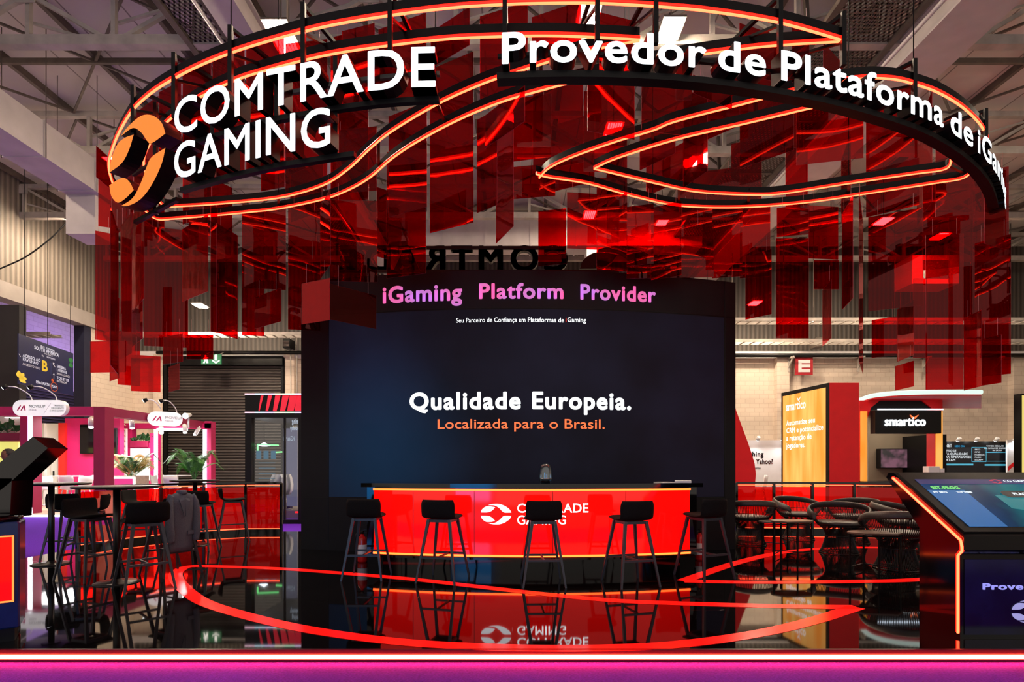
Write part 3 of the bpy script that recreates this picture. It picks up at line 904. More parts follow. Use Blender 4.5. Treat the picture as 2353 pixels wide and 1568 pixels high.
# jacket draped on the back of a stool
t = thing('suit_jacket', 'dark grey suit jacket draped over the back of a bar stool', 'jacket', (-4.18, 6.69, 0), math.radians(62)); t.scale = (.72, .9, 1)
def cloth_ring(z, w, d, yo, n=22, wob=.012, ph=0):
    return [((w / 2 * math.cos(2 * PI * k / n)) * (1 + wob * math.sin(5 * 2 * PI * k / n + ph)), yo + d / 2 * math.sin(2 * PI * k / n) * (1 + 3 * wob * math.sin(7 * 2 * PI * k / n + ph)), z) for k in range(n)]
def loft(rings, cap=True):
    mb = MB(); mb.smooth = True; R = [[mb.v(p) for p in r] for r in rings]; n = len(R[0])
    for a, b in zip(R, R[1:]):
        for k in range(n): mb.f([a[k], a[(k + 1) % n], b[(k + 1) % n], b[k]])
    if cap: mb.f(R[0][::-1]); mb.f(R[-1])
    return mb
loft([cloth_ring(.30, .40, .12, -.20, ph=.5, wob=.03), cloth_ring(.36, .41, .13, -.20, ph=.5, wob=.025), cloth_ring(.55, .40, .13, -.21, ph=.8, wob=.02), cloth_ring(.75, .41, .14, -.22), cloth_ring(.88, .43, .14, -.22), cloth_ring(.955, .42, .13, -.22, wob=.005), cloth_ring(.99, .30, .10, -.22, wob=.005), cloth_ring(1.01, .14, .07, -.22, wob=0)]).obj('jacket_body', M_SUIT, t)
for s_ in (-1, 1):
    m = MB(); m.tube(catmull([(s_ * .17, -.22, .965), (s_ * .215, -.235, .88), (s_ * .225, -.25, .70), (s_ * .215, -.265, .52), (s_ * .205, -.26, .42)], 4), [.05] * 4 + [.058] * 9 + [.05] * 4, 12)
    m.obj('sleeve', M_SUIT, t)
    m = MB(); m.prism([(s_ * .01, .72), (s_ * .085, .90), (s_ * .10, .985), (s_ * .055, 1.0), (s_ * .0, .93)][::s_], lambda x, y, z: (x, -.288 - z + (.05 if y > .95 else 0), y), .012); m.obj('lapel', M_SUIT, t)
MB().lathe([(.062, .985), (.075, 1.0), (.07, 1.03), (.058, 1.035)], 18, (0, -.22, 0)).obj('collar', M_SUIT, t)
MB().box(.06, .16, -.285, -.268, .50, .545).obj('pocket_flap', M_SUIT, t)

# ---------------------------------------------------------------- round high tables
def high_table(label, x, y, r):
    t = thing('high_table', label, 'table', (x, y, 0), 0, 'round black high tables')
    m = MB(); m.lathe([(.001, 1.072), (r - .03, 1.072), (r, 1.082), (r, 1.098), (r - .004, 1.102), (.001, 1.102)], 48); m.obj('tabletop', M_BLACKM2, t)
    MB().lathe([(.036, .012), (.036, 1.072)], 20).obj('pole', M_BLACKM2, t)
    m = MB(); m.lathe([(.001, 0), (.225, 0), (.225, .008), (.2, .018), (.06, .026), (.04, .05), (.001, .05)], 40); m.obj('base', M_BLACKM2, t)
    m = MB(); m.lathe([(.1, 1.055), (.11, 1.072)], 20); m.obj('collar', M_BLACKM2, t)
    return t
high_table('nearest round black high table at the left, in front of the red railing', -4.49, 6.18, .415)
high_table('round black high table farthest left, beside the slanted display stand', XU(118, 7.38), 7.38, .44)
high_table('round black high table by the red railing, farthest back of the three', XU(448, 9.2), 9.2, .37)

# ---------------------------------------------------------------- red glass railings round the stage
def railing(label, pts, posts, z=1.0):
    t = thing('glass_railing', label, 'railing', (0, 0, 0))
    pts = [Vector((p[0], p[1], 0)) for p in pts]
    m = MB()
    for a, b in zip(pts, pts[1:]): m.bar((a.x, a.y, z), (b.x, b.y, z), .05, .035)
    m.obj('top_rail', M_BLACKG, t)
    for a, b in zip(pts, pts[1:]):
        d = (b - a).normalized()
        a2, b2 = a + d * .02, b - d * .02
        MB().bar((a2.x, a2.y, .50), (b2.x, b2.y, .50), .012, .84).obj('glass_panel', M_RAILG, t)
        for zz, tk in ((z - .045, .014), (.085, .016)): MB().bar((a2.x, a2.y - .012, zz), (b2.x, b2.y - .012, zz), tk, tk + .004).obj('light_strip', emis_rail, t)
        m = MB(); m.bar((a2.x, a2.y, .04), (b2.x, b2.y, .04), .06, .08); m.obj('bottom_rail', M_BLACKG, t)
    for i in posts:
        MB().box(pts[i].x - .025, pts[i].x + .025, pts[i].y - .025, pts[i].y + .025, 0, z).obj('post', M_BLACKG, t)
    return t
emis_rail = emis('railing_strip', (1.0, .06, .02), 6.0, raw=True)
railing('red glass railing with glowing edges curving behind the left high tables', [(-4.62, 10.9), (-5.32, 10.88), (-5.95, 10.5), (-6.42, 9.95), (-6.72, 9.3), (-6.86, 8.6)], range(6))
railing('red glass railing with glowing edges behind the lounge chairs at right', [(XU(1692, 11.1), 11.1), (XU(1778, 11.05), 11.05), (XU(1866, 11.0), 11.0), (XU(1962, 10.9), 10.9), (XU(2075, 10.7), 10.7), (XU(2200, 10.3), 10.3)], range(6))

# ---------------------------------------------------------------- lounge chairs: wire shell, padded rim, round cushion
def make_lounge(label, loc, rz):
    t = thing('lounge_chair', label, 'chair', loc, rz, 'wire lounge chairs')
    NW = 76; A0, A1 = math.radians(-30), math.radians(210)     # back is at +y, opening towards -y
    def rim(a):
        k = (a - A0) / (A1 - A0); u = abs(2 * k - 1)
        z = .735 - .15 * u ** 2.2; r = .385 + .025 * (1 - u)
        return Vector((r * math.cos(a) * 1.05, r * math.sin(a) * .98, z))
    m = MB()
    for k in range(NW):
        a = 2 * PI * k / NW
        def pt(r, z, aa=a): return Vector((r * math.cos(aa), r * math.sin(aa), z))
        base = [pt(.27, .012), pt(.235, .07), pt(.20, .18), pt(.185, .27), pt(.21, .36), pt(.285, .425)]
        m.tube(catmull(base, 2), .0055, 3)
    for k in range(66):
        a = A0 + (A1 - A0) * k / 65
        e = rim(a)
        s0 = Vector((.285 * math.cos(a), .285 * math.sin(a), .425)); mid = Vector((.365 * math.cos(a), .365 * math.sin(a), .53))
        m.tube(catmull([s0, mid, e], 3), .0050, 3)
    m.obj('wire_shell', M_WIRE, t)
    m = MB()
    for r, z in ((.27, .012), (.185, .27), (.285, .425), (.372, .55)):
        if z < .5: m.tube([(r * math.cos(2 * PI * k / 40), r * math.sin(2 * PI * k / 40), z) for k in range(40)], .007, 6, closed=True)
        else: m.tube([(r * math.cos(A0 + (A1 - A0) * k / 40), r * math.sin(A0 + (A1 - A0) * k / 40), z) for k in range(41)], .005, 6)
    m.obj('ring_wire', M_WIRE, t)
    pr = [rim(A0 + (A1 - A0) * k / 44) for k in range(45)]
    pr = [pr[0] + Vector((-.03, -.02, -.05))] + pr + [pr[-1] + Vector((.03, -.02, -.05))]
    m = MB(); m.smooth = True; R = []
    for i, p in enumerate(pr):
        rd = Vector((p.x, p.y, 0)).normalized(); k = .55 if i in (0, len(pr) - 1) else 1
        R.append([m.v(p + rd * (.024 * k * math.cos(q) - .012 * math.sin(q)) + Vector((0, 0, (.050 * math.sin(q) - .012) * k))) for q in [2 * PI * j / 12 for j in range(12)]])
    for A, B in zip(R, R[1:]):
        for j in range(12): m.f([A[j], A[(j + 1) % 12], B[(j + 1) % 12], B[j]])
    m.f(R[0][::-1]); m.f(R[-1])
    m.obj('padded_rim', M_LEATHER, t)
    m = MB(); m.lathe([(.001, .425), (.27, .425), (.305, .44), (.312, .465), (.295, .488), (.2, .498), (.001, .50)], 36); m.obj('seat_cushion', M_LEATHER, t)
    return t
lc = make_lounge('wire lounge chair in the middle of the lounge, facing us, brown cushion and padded rim', (5.02, 8.35, 0), math.radians(-28))
for lab, x, y, a in (('wire lounge chair with its back to us next to the dark screen wall', XU(1722, 9.3), 9.3, 168),
                     ('wire lounge chair facing us before the orange light box, at the back of the lounge', XU(1834, 10.0), 10.0, 12),
                     ('wire lounge chair half hidden behind the middle one, opening to the left', XU(1958, 9.55), 9.55, -62),
                     ('nearest wire lounge chair, cut off by the black touchscreen stand', XU(2062, 7.05), 7.05, 160),
                     ('wire lounge chair behind the nearest one, only its rim showing beside the touchscreen stand', XU(2072, 8.5), 8.5, 40)):
    dup(lc, (x, y, 0), math.radians(a), lab)

# low side tables with D-shaped tops
def side_table(label, x, y, rz, h, r):
    t = thing('side_table', label, 'table', (x, y, 0), rz, 'low side tables')
    prof = [(-r, -.06)] + [(r * math.cos(a), -.06 + r * .85 * math.sin(a)) for a in [PI - PI * k / 20 for k in range(21)]] + [(r, -.06), (r * .6, -.2), (-r * .6, -.2)]
    m = MB(); m.prism([(p[0], p[1]) for p in prof][::-1], lambda a, b, z: (a, b, h - .02 + z), .02, 0); m.obj('tabletop', mat('bronze_top', (104, 84, 72), .35, .3, noise=(10, .1)), t)
    for a, b in ((-r + .02, -.05), (r - .02, -.05), (0, r * .78), (-.02, -.19)):
        MB().bar((a, b, 0), (a, b, h - .02), .018).obj('leg', M_BLACKM, t)
    m = MB(); m.bar((-r + .02, -.05, .06), (0, r * .78, .06), .012); m.bar((r - .02, -.05, .06), (0, r * .78, .06), .012); m.bar((-r + .02, -.05, h - .06), (r - .02, -.05, h - .06), .014)
    m.obj('lower_frame', M_BLACKM, t)
    return t
side_table('low side table between the lounge chairs at the left, thin black legs', XU(1817, 7.95), 7.95, .1, .54, .31)
side_table('low side table in front of the touchscreen stand, thin black legs', XU(2006, 6.85), 6.85, -.15, .5, .31)
side_table('small low table behind the first side table, near the screen wall', XU(1776, 8.9), 8.9, .3, .44, .27)
# ---------------------------------------------------------------- overhead ring: neon outlines, frame, letters
HN = 4.01                                   # height of the light tubes above eye level
def ring_pt(u, v, k=HN, dz=0.0):
    Y = FX * k / (CV - v)
    return Vector((XU(u, Y), Y, EYE + k + dz))
A_OUT = [(1934, 92), (1860, 70), (1791, 52), (1710, 37), (1632, 26), (1579, 20), (1470, 12), (1369, 7), (1260, 7), (1155, 10), (1033, 18), (897, 35), (780, 54), (699, 72), (610, 96), (532, 121), (460, 150), (401, 180), (350, 212), (306, 252), (276, 300), (260, 338), (250, 375), (255, 410), (270, 440), (300, 458), (330, 482), (360, 504), (400, 503), (500, 495), (570, 488), (640, 480), (740, 459), (800, 437), (850, 408), (900, 365), (960, 325), (1050, 277), (1150, 235), (1250, 206), (1400, 167), (1550, 135), (1700, 113), (1800, 103), (1934, 95)]
A_IN = [(1470, 91), (1383, 86), (1262, 82), (1145, 84), (1033, 89), (897, 104), (780, 121), (699, 138), (610, 162), (537, 186), (447, 231), (375, 289), (342, 335), (330, 372), (340, 415), (356, 448), (378, 474), (420, 474), (500, 469), (640, 455), (740, 427), (800, 389), (850, 342), (900, 302), (1000, 242), (1100, 196), (1180, 168), (1300, 130), (1400, 106), (1470, 93)]
B_OUT = [(1239, 409), (1262, 386), (1320, 359), (1420, 324), (1500, 300), (1553, 279), (1700, 241), (1815, 211), (1900, 192), (1960, 182), (2010, 179), (2060, 183), (2100, 193), (2150, 210), (2200, 238), (2236, 268), (2258, 295), (2268, 322), (2262, 352), (2240, 382), (2215, 409), (2150, 421), (2000, 444), (1850, 466), (1700, 477), (1560, 473), (1450, 450), (1350, 422), (1262, 408), (1232, 400)]
B_IN = [(1365, 387), (1420, 363), (1553, 321), (1700, 287), (1928, 235), (2020, 231), (2100, 247), (2160, 290), (2183, 335), (2186, 365), (2172, 389), (2100, 400), (1950, 422), (1800, 445), (1720, 448), (1600, 441), (1500, 420), (1365, 388)]
LOOPS = []
frame = thing('ring_frame', 'black overhead frame of oval outline carrying glowing red light tubes', 'overhead frame', (0, 0, 0))
for nm, px in (('outer left outline', A_OUT), ('inner left outline', A_IN), ('outer right outline', B_OUT), ('inner right outline', B_IN)):
    w = catmull([ring_pt(u, v) for u, v in px], 5)
    LOOPS.append(w)
    m = MB(); m.tube(w, .0115, 8); o = m.obj('light_tube', NEON_C, frame); o['label'] = 'glowing red light tube, ' + nm
    m = MB(); m.tube([p + Vector((0, 0, .016)) for p in w], .0185, 8); m.obj('tube_sleeve', NEON_S, frame)
    m = MB()
    up = [p + Vector((0, 0, .035)) for p in w]
    L = [(m.v(p), m.v(p + Vector((0, 0, .085)))) for p in up]
    for a, b in zip(L, L[1:]): m.f([a[0], b[0], b[1], a[1]])
    n0 = len(m.V)
    for p in up:
        m.v((p.x, p.y + .02, p.z)); m.v((p.x, p.y + .02, p.z + .085))
    for k in range(len(up) - 1):
        a = n0 + 2 * k; m.f([a, a + 1, a + 3, a + 2]); m.f([2 * k + 1, 2 * k + 3, a + 3, a + 1]); m.f([2 * k, a, a + 2, 2 * k + 2])
    m.obj('channel', M_BLACKM, frame)
for u, v, down in ((308, 250, .45), (402, 180, .42), (531, 121, .40), (698, 72, .40), (897, 35, .36), (1160, 10, .33), (1372, 7, .33), (1506, 14, .34), (1791, 52, .34), (1936, 92, .25), (2099, 193, .5), (2262, 300, .4)):
    p = ring_pt(u, v); q = Vector((p.x * .90, p.y + .55, p.z + .22))
    m = MB(); m.bar(p + Vector((0, -.01, -down)), p + Vector((0, -.01, .25)), .04, .04); m.bar(p + Vector((0, 0, .23)), q, .035); m.bar(p + Vector((0, 0, -.02)), q, .025)
    m.obj('post', M_BLACKM, frame)
# cross bars of the frame between the outlines
def near(loop, x): return min(loop, key=lambda p: (p.x - x) ** 2)
m = MB()
for a, b in (((640, 455), (640, 480)), ((1000, 242), (1020, 290)), ((1243, 170), (1243, 205)), ((870, 322), (870, 392)), ((1720, 448), (1720, 477)), ((1950, 422), (1950, 452)), ((1500, 300), (1500, 340)), ((1560, 441), (1560, 473)), ((2172, 389), (2215, 409)), ((354, 448), (330, 482))):
    MB().bar(ring_pt(*a, dz=.08), ring_pt(*b, dz=.08), .035).obj('cross_bar', M_BLACKM, frame)
m = MB()
for u, v in ((697, 72), (1160, 10), (1372, 7), (1791, 52), (531, 121), (2099, 193), (1000, 242), (1500, 455), (1950, 430), (640, 455)):
    p = ring_pt(u, v); MB().cyl(p + Vector((0, 0, .08)), (p.x, p.y, 11.3), .006, n=5).obj('suspension_cable', M_BLACKM, frame)

# --- company name sign: two rows of letters following the ring, emblem at its left end
K1, K2 = 3.273, 2.84
c1 = Path(catmull([(lambda p: Vector((p.x, p.y, 0)))(ring_pt(u, v, K1)) for u, v in ((372, 326), (398, 313), (460, 292), (523, 272), (625, 245), (677, 236), (761, 220), (849, 208), (940, 200), (1004, 198))], 8))
sign = thing('letter_sign', 'white glowing two-row company name letters hung at the front left of the ring', 'sign', (0, 0, 0))
def ring_letters(parent, s, path, d0, d1, z, cap, bold, depth, mats):
    lay, w = layout(s, bold, 0); sy = cap / CAPH; sx = (d1 - d0) / w
    for c, x in lay:
        if c == ' ': continue
        adv = glyph(c)[3] + bold * 1.7
        dc = d0 + (x + adv / 2) * sx
        p, t = path.at(dc)
        n = Vector((t.y, -t.x, 0))          # towards the viewer
        mb = MB()
        f = lambda a, b, zz, p=p, t=t, n=n: Vector((p.x, p.y, z)) + t * a + Vector((0, 0, b)) + n * (zz - depth)
        put_glyph(mb, c, f, (-adv / 2 + bold) * sx, 0, sx, sy, bold, depth, 1)
        mb.obj('letter', mats, parent)
def path_dist(path, u):
    best = min(range(400), key=lambda k: abs((lambda q: CU + q.x / q.y * FX)(path.at(path.len * k / 399)[0]) - u))
    return path.len * best / 399
ring_letters(sign, 'COMTRADE', c1, path_dist(c1, 397), path_dist(c1, 1003), EYE + K1, .335, .011, .13, [E_WHITE, M_BLACKM])
ring_letters(sign, 'GAMING', c1, path_dist(c1, 397), path_dist(c1, 766), EYE + K2, .335, .011, .13, [E_WHITE, M_BLACKM])
def rail(path, d0, d1, z, h, dp, off=0.0):
    m = MB(); n = 24; A = []
    for k in range(n + 1):
        p, t = path.at(d0 + (d1 - d0) * k / n); nn = Vector((t.y, -t.x, 0))
        a, b = p + nn * off, p + nn * (off - dp)
        A.append([m.v((a.x, a.y, z)), m.v((a.x, a.y, z + h)), m.v((b.x, b.y, z + h)), m.v((b.x, b.y, z))])
    for a, b in zip(A, A[1:]):
        for q in range(4): m.f([a[q], a[(q + 1) % 4], b[(q + 1) % 4], b[q]])
    m.f(A[0]); m.f(A[-1][::-1])
    return m
rail(c1, path_dist(c1, 390), c1.len, EYE + K1 - .06, .045, .05, -.10).obj('rail', M_BLACKM, sign)
rail(c1, path_dist(c1, 390), path_dist(c1, 800), EYE + K2 - .06, .045, .05, -.10).obj('rail', M_BLACKM, sign)
rail(c1, path_dist(c1, 640), c1.len, EYE + K1 + .19, .035, .03, -.13).obj('rail', M_STEELD, sign)
for u in (470, 620, 760):
    p, t = c1.at(path_dist(c1, u))
    MB().box(p.x - .02, p.x + .02, p.y + .13, p.y + .17, EYE + K2 - .05, EYE + K1 + .45).obj('upright', M_BLACKM, sign)
# emblem
emb = thing('emblem_sign', 'glowing orange swirl emblem in four pieces at the left end of the ring', 'sign', (0, 0, 0))
pr, pl = P(381, 323, 5.55), P(250, 412, 6.3)
cc = (pr + pl) / 2; cc.z = EYE + 3.34; xd = Vector((pr.x - pl.x, pr.y - pl.y, 0)).normalized()
n_ = Vector((xd.y, -xd.x, 0))
ef = lambda x, y, z: cc + xd * x + Vector((0, 0, y)) + n_ * (z - .16)
for k in range(4):
    m = MB(); emblem(m, ef, 0, 0, 1.34, .16, k); m.obj('emblem_piece', [E_ORANGE, M_BLACKM], emb)
m = MB(); q = cc - n_ * .2
m.bar(q + Vector((0, 0, -.5)), q + Vector((0, 0, .75)), .04); m.bar(q + xd * .5 + Vector((0, 0, -.47)), q - xd * .5 + Vector((0, 0, -.47)), .04); m.bar(q + xd * .6 + Vector((0, 0, .1)), q - xd * .55 + Vector((0, 0, .1)), .03)
m.obj('bracket', M_BLACKM, emb)

# --- slogan sign along the right half of the ring
K3 = 3.41
c3 = Path(catmull([(lambda p: Vector((p.x, p.y, 0)))(ring_pt(u, v, K3)) for u, v in ((1140, 146), (1245, 141.5), (1345, 141), (1430, 143), (1510, 147), (1593, 153), (1701, 166), (1801, 183), (1908, 204), (2004, 230), (2070, 251), (2135, 275), (2162, 289), (2204, 315), (2249, 350), (2280, 383), (2300, 420), (2312, 470))], 8))
slog = thing('letter_sign', 'white glowing slogan letters on a curved black rail along the right of the ring', 'sign', (0, 0, 0))
for w_, ua, ub in (('Provedor', 1143, 1622), ('de', 1647, 1763), ('Plataforma', 1789, 2170), ('de', 2182, 2237), ('iGaming', 2245, 2313)):
    ring_letters(slog, w_, c3, path_dist(c3, ua), path_dist(c3, ub), EYE + K3, .252, .021, .13, [E_WHITE, M_BLACKM])
rail(c3, 0, c3.len, EYE + K3 - .085, .055, .10, -.06).obj('rail', M_BLACKM, slog)
rail(c3, 0, c3.len, EYE + K3 + .16, .03, .03, -.14).obj('rail', M_BLACKM, slog)

# --- back side of the same name on the far side of the ring
rear = thing('letter_sign', 'black backs of name letters, mirrored, standing above the big screen', 'sign', (0, 0, 0))
YR = 9.0
def rmap(x, y, z): return (x, YR + z, y)
zr, capr = ZV(625, YR), 55 / FX * YR
for c, u in (('C', 1275), ('O', 1203), ('M', 1126), ('T', 1060), ('R', 1001), ('A', 934), ('D', 868), ('E', 800)):
    m = MB(); adv = glyph(c)[3] + .05
    xc = XU(u, YR); sy = capr / CAPH
    put_glyph(m, c, lambda a, b, z, xc=xc: rmap(2 * xc - a, b, z - .06), xc - adv * sy / 2, zr, sy, sy, .03, .1, 0)
    m.obj('letter', [M_BLACKM, M_BLACKM], rear)
m = MB()
m.box(XU(770, YR), XU(1300, YR), YR - .1, YR - .06, ZV(578, YR), ZV(571, YR)); m.box(XU(770, YR), XU(1420, YR), YR - .1, YR - .06, ZV(632, YR), ZV(625, YR))
m.obj('rail', M_BLACKM, rear)
m = MB(); emblem(m, lambda x, y, z: rmap(x, y, z), XU(1425, YR), ZV(628, YR), 1.34, .12)
m.obj('emblem_back', [M_BLACKM, M_BLACKM], rear)

# ---------------------------------------------------------------- hanging red acrylic panels
# (left px, right px, top px, bottom px, distance of left edge, distance of right edge)
ROWS = {
 'left end of the ring': [
  (221, 262, 335, 407, 6.6, 7.0), (226, 300, 409, 520, 7.0, 7.15), (219, 256, 530, 781, 7.4, 7.5), (207, 290, 785, 857, 7.0, 6.95), (252, 274, 700, 877, 7.7, 7.4),
  (270, 322, 760, 884, 6.9, 7.05), (301, 369, 815, 899, 6.6, 6.72), (253, 272, 470, 838, 6.2, 6.9), (277, 303, 520, 826, 7.4, 7.0), (256, 306, 440, 548, 6.8, 6.2),
  (302, 331, 500, 718, 7.3, 6.7), (303, 328, 715, 798, 7.5, 7.0), (330, 378, 420, 776, 8.2, 8.3), (331, 432, 520, 795, 8.6, 8.75), (375, 420, 775, 838, 8.0, 7.8),
  (388, 412, 844, 902, 7.8, 7.5), (429, 490, 770, 826, 7.7, 7.7), (419, 478, 527, 694, 8.3, 7.8), (498, 546, 512, 764, 7.3, 7.7), (484, 500, 470, 762, 7.9, 8.0)],
 'space under the company letters': [
  (556, 607, 478, 770, 8.3, 8.4), (557, 657, 470, 662, 7.9, 8.0), (585, 646, 683, 756, 7.9, 7.5), (662, 736, 478, 757, 8.2, 8.3), (693, 758, 652, 746, 6.6, 6.4),
  (736, 759, 478, 642, 6.9, 6.4), (758, 867, 458, 646, 7.4, 7.45), (757, 864, 652, 734, 5.7, 6.1), (866, 892, 430, 590, 7.7, 7.8), (889, 979, 350, 640, 7.6, 7.4),
  (420, 486, 300, 516, 6.9, 6.6), (487, 534, 410, 545, 7.3, 7.6), (600, 654, 330, 440, 6.4, 6.3), (667, 743, 402, 512, 6.6, 6.2), (764, 866, 300, 446, 6.1, 6.0), (434, 482, 400, 560, 8.6, 8.7)],
 'row behind the company letters': [
  (308, 364, 262, 432, 6.5, 6.1), (366, 416, 212, 424, 6.0, 5.8), (420, 485, 168, 402, 5.95, 5.7), (489, 562, 136, 408, 5.75, 5.6), (566, 653, 108, 392, 5.65, 5.5),
  (656, 752, 100, 440, 5.5, 5.42), (760, 846, 86, 470, 5.45, 5.3), (786, 861, 72, 246, 5.2, 5.1), (870, 979, 68, 246, 5.25, 5.05), (893, 981, 268, 500, 5.7, 5.4)],
 'front row of the ring': [
  (990, 1079, 74, 157, 5.25, 4.95), (988, 1088, 160, 536, 5.8, 5.5), (1103, 1213, 38, 228, 5.2, 5.0), (1222, 1336, 40, 150, 5.2, 5.0), (1377, 1454, 28, 165, 5.0, 5.1),
  (1350, 1458, 165, 301, 5.5, 5.65), (1474, 1570, 165, 300, 5.6, 5.7), (1699, 1785, 53, 165, 5.3, 5.45), (1820, 1860, 62, 190, 5.4, 5.3), (1892, 1936, 98, 188, 5.2, 5.5),
  (1593, 1682, 172, 214, 5.5, 5.75), (1553, 1590, 120, 230, 5.9, 5.9)],
 'middle of the ring': [
  (1114, 1206, 266, 342, 6.3, 5.8), (1096, 1142, 276, 490, 6.4, 6.2), (1140, 1180, 300, 560, 6.9, 6.4), (1176, 1266, 228, 372, 6.5, 6.4), (1179, 1276, 384, 458, 7.0, 6.9),
  (1225, 1340, 212, 392, 6.8, 6.6), (1266, 1366, 290, 442, 7.3, 7.0), (1394, 1441, 298, 560, 6.9, 6.8), (1470, 1552, 310, 392, 6.6, 6.2), (1341, 1396, 210, 395, 7.5, 7.5),
  (1485, 1571, 372, 452, 7.0, 6.5), (1570, 1626, 232, 432, 6.6, 6.2), (1572, 1700, 236, 344, 6.4, 5.9), (1680, 1750, 330, 482, 6.8, 6.7)],
 'rear row above the big screen': [
  (1237, 1301, 486, 612, 7.9, 7.8), (1303, 1372, 442, 571, 7.7, 7.75), (1371, 1441, 408, 628, 7.8, 7.85), (1440, 1502, 476, 612, 7.6, 7.5), (1496, 1566, 478, 644, 7.9, 7.7),
  (1562, 1637, 470, 650, 7.6, 7.5), (1636, 1706, 452, 655, 7.9, 7.8), (1700, 1770, 470, 640, 7.7, 7.6), (1560, 1700, 400, 480, 7.4, 7.2), (1713, 1773, 590, 735, 8.3, 8.0),
  (1440, 1640, 520, 640, 8.05, 8.0)],
 'right half of the ring': [
  (1700, 1824, 200, 388, 6.3, 5.9), (1775, 1836, 230, 330, 6.5, 6.6), (1830, 1984, 228, 380, 6.1, 5.95), (1805, 1856, 340, 482, 7.0, 7.0), (1990, 2108, 232, 396, 6.3, 6.0),
  (1990, 2112, 396, 500, 6.7, 6.3), (1933, 1955, 368, 512, 7.4, 6.7), (1935, 1960, 492, 712, 7.4, 6.9), (1974, 1983, 440, 832, 7.0, 7.9), (1785, 1860, 478, 545, 7.6, 7.5),
  (1858, 1926, 472, 594, 7.5, 7.55), (1870, 1927, 598, 665, 7.7, 7.7), (1783, 1858, 548, 778, 7.9, 7.9), (1890, 1910, 668, 796, 8.0, 7.5), (2107, 2142, 290, 520, 7.0, 6.2)],
 'right end of the ring': [
  (1995, 2122, 500, 716, 7.6, 7.3), (2003, 2062, 736, 823, 7.8, 7.6), (2062, 2100, 712, 832, 8.0, 7.5), (2057, 2100, 842, 898, 7.6, 7.2), (2098, 2130, 640, 823, 8.2, 8.2),
  (2127, 2214, 540, 896, 7.6, 7.55), (2215, 2256, 732, 898, 7.2, 6.8), (2255, 2301, 780, 887, 7.0, 6.75), (2240, 2323, 560, 868, 7.3, 7.0), (2230, 2318, 400, 788, 7.9, 7.7),
  (2120, 2236, 410, 622, 7.1, 6.9), (2150, 2240, 320, 500, 6.6, 6.5), (2262, 2312, 372, 560, 6.9, 7.1), (2180, 2236, 500, 740, 8.1, 8.0)]}
WORDS = ['first', 'second', 'third', 'fourth', 'fifth', 'sixth', 'seventh', 'eighth', 'ninth', 'tenth', 'eleventh', 'twelfth', 'thirteenth', 'fourteenth', 'fifteenth', 'sixteenth', 'seventeenth', 'eighteenth', 'nineteenth', 'twentieth']
M_CORD = mat('clear_hanging_cord', (210, 150, 150), .4, noise=(20, .1))
for row, items in ROWS.items():
    items = sorted(items, key=lambda q: q[0] + q[1])
    for i, (u0, u1, v0, v1, ya, yb) in enumerate(items):
        need = 0.0
        for lp_ in LOOPS:                       # the light tubes run in front of the panels
            for q in lp_[::2]:
                u_, v_ = CU + q.x / q.y * FX, CV - (q.z - EYE) / q.y * FX
                if u0 - 2 < u_ < u1 + 2 and v0 - 4 < v_ < v1: need = max(need, q.y + .06)
        if need > min(ya, yb):
            dy = need - min(ya, yb); ya += dy; yb += dy
            if u1 > 690 and u0 < 1692 and min(ya, yb) > 7.9: v1 = min(v1, 622 if 800 < u0 < 1560 else 640)
        a, b = P(u0, v0, ya), P(u1, v0, yb)
        zt, zb = ZV(v0, ya), ZV(v1, ya)
        w = (Vector((a.x, a.y, 0)) - Vector((b.x, b.y, 0))).length
        yaw = math.atan2(b.y - a.y, b.x - a.x)
        h = zt - zb
        shape = 'narrow' if u1 - u0 < 32 else ('tall' if h / w > 2.2 else ('squarish' if h / w < 1.35 else 'upright'))
        lab = '%s red acrylic panel, %s from left in the %s' % (shape, WORDS[i], row)
        t = thing('acrylic_panel', lab, 'hanging panel', ((a.x + b.x) / 2, (a.y + b.y) / 2, zb), yaw, 'red acrylic panels hanging from the ring')
        mb = MB(); mb.box(-w / 2, w / 2, -.002, .002, 0, h); mb.M = [1, 1, 0, 1, 0, 1]; mb.obj('acrylic_sheet', [M_PANEL, M_PEDGE], t)
        top = max(zt + .12, EYE + HN + .1) - zb
        for sx in (-1, 1):
            MB().cyl((sx * w * .32, 0, h - .02), (sx * w * .32, 0, min(top, h + .22)), .0014, n=4, cap=False).obj('hanging_cord', M_CORD, t)
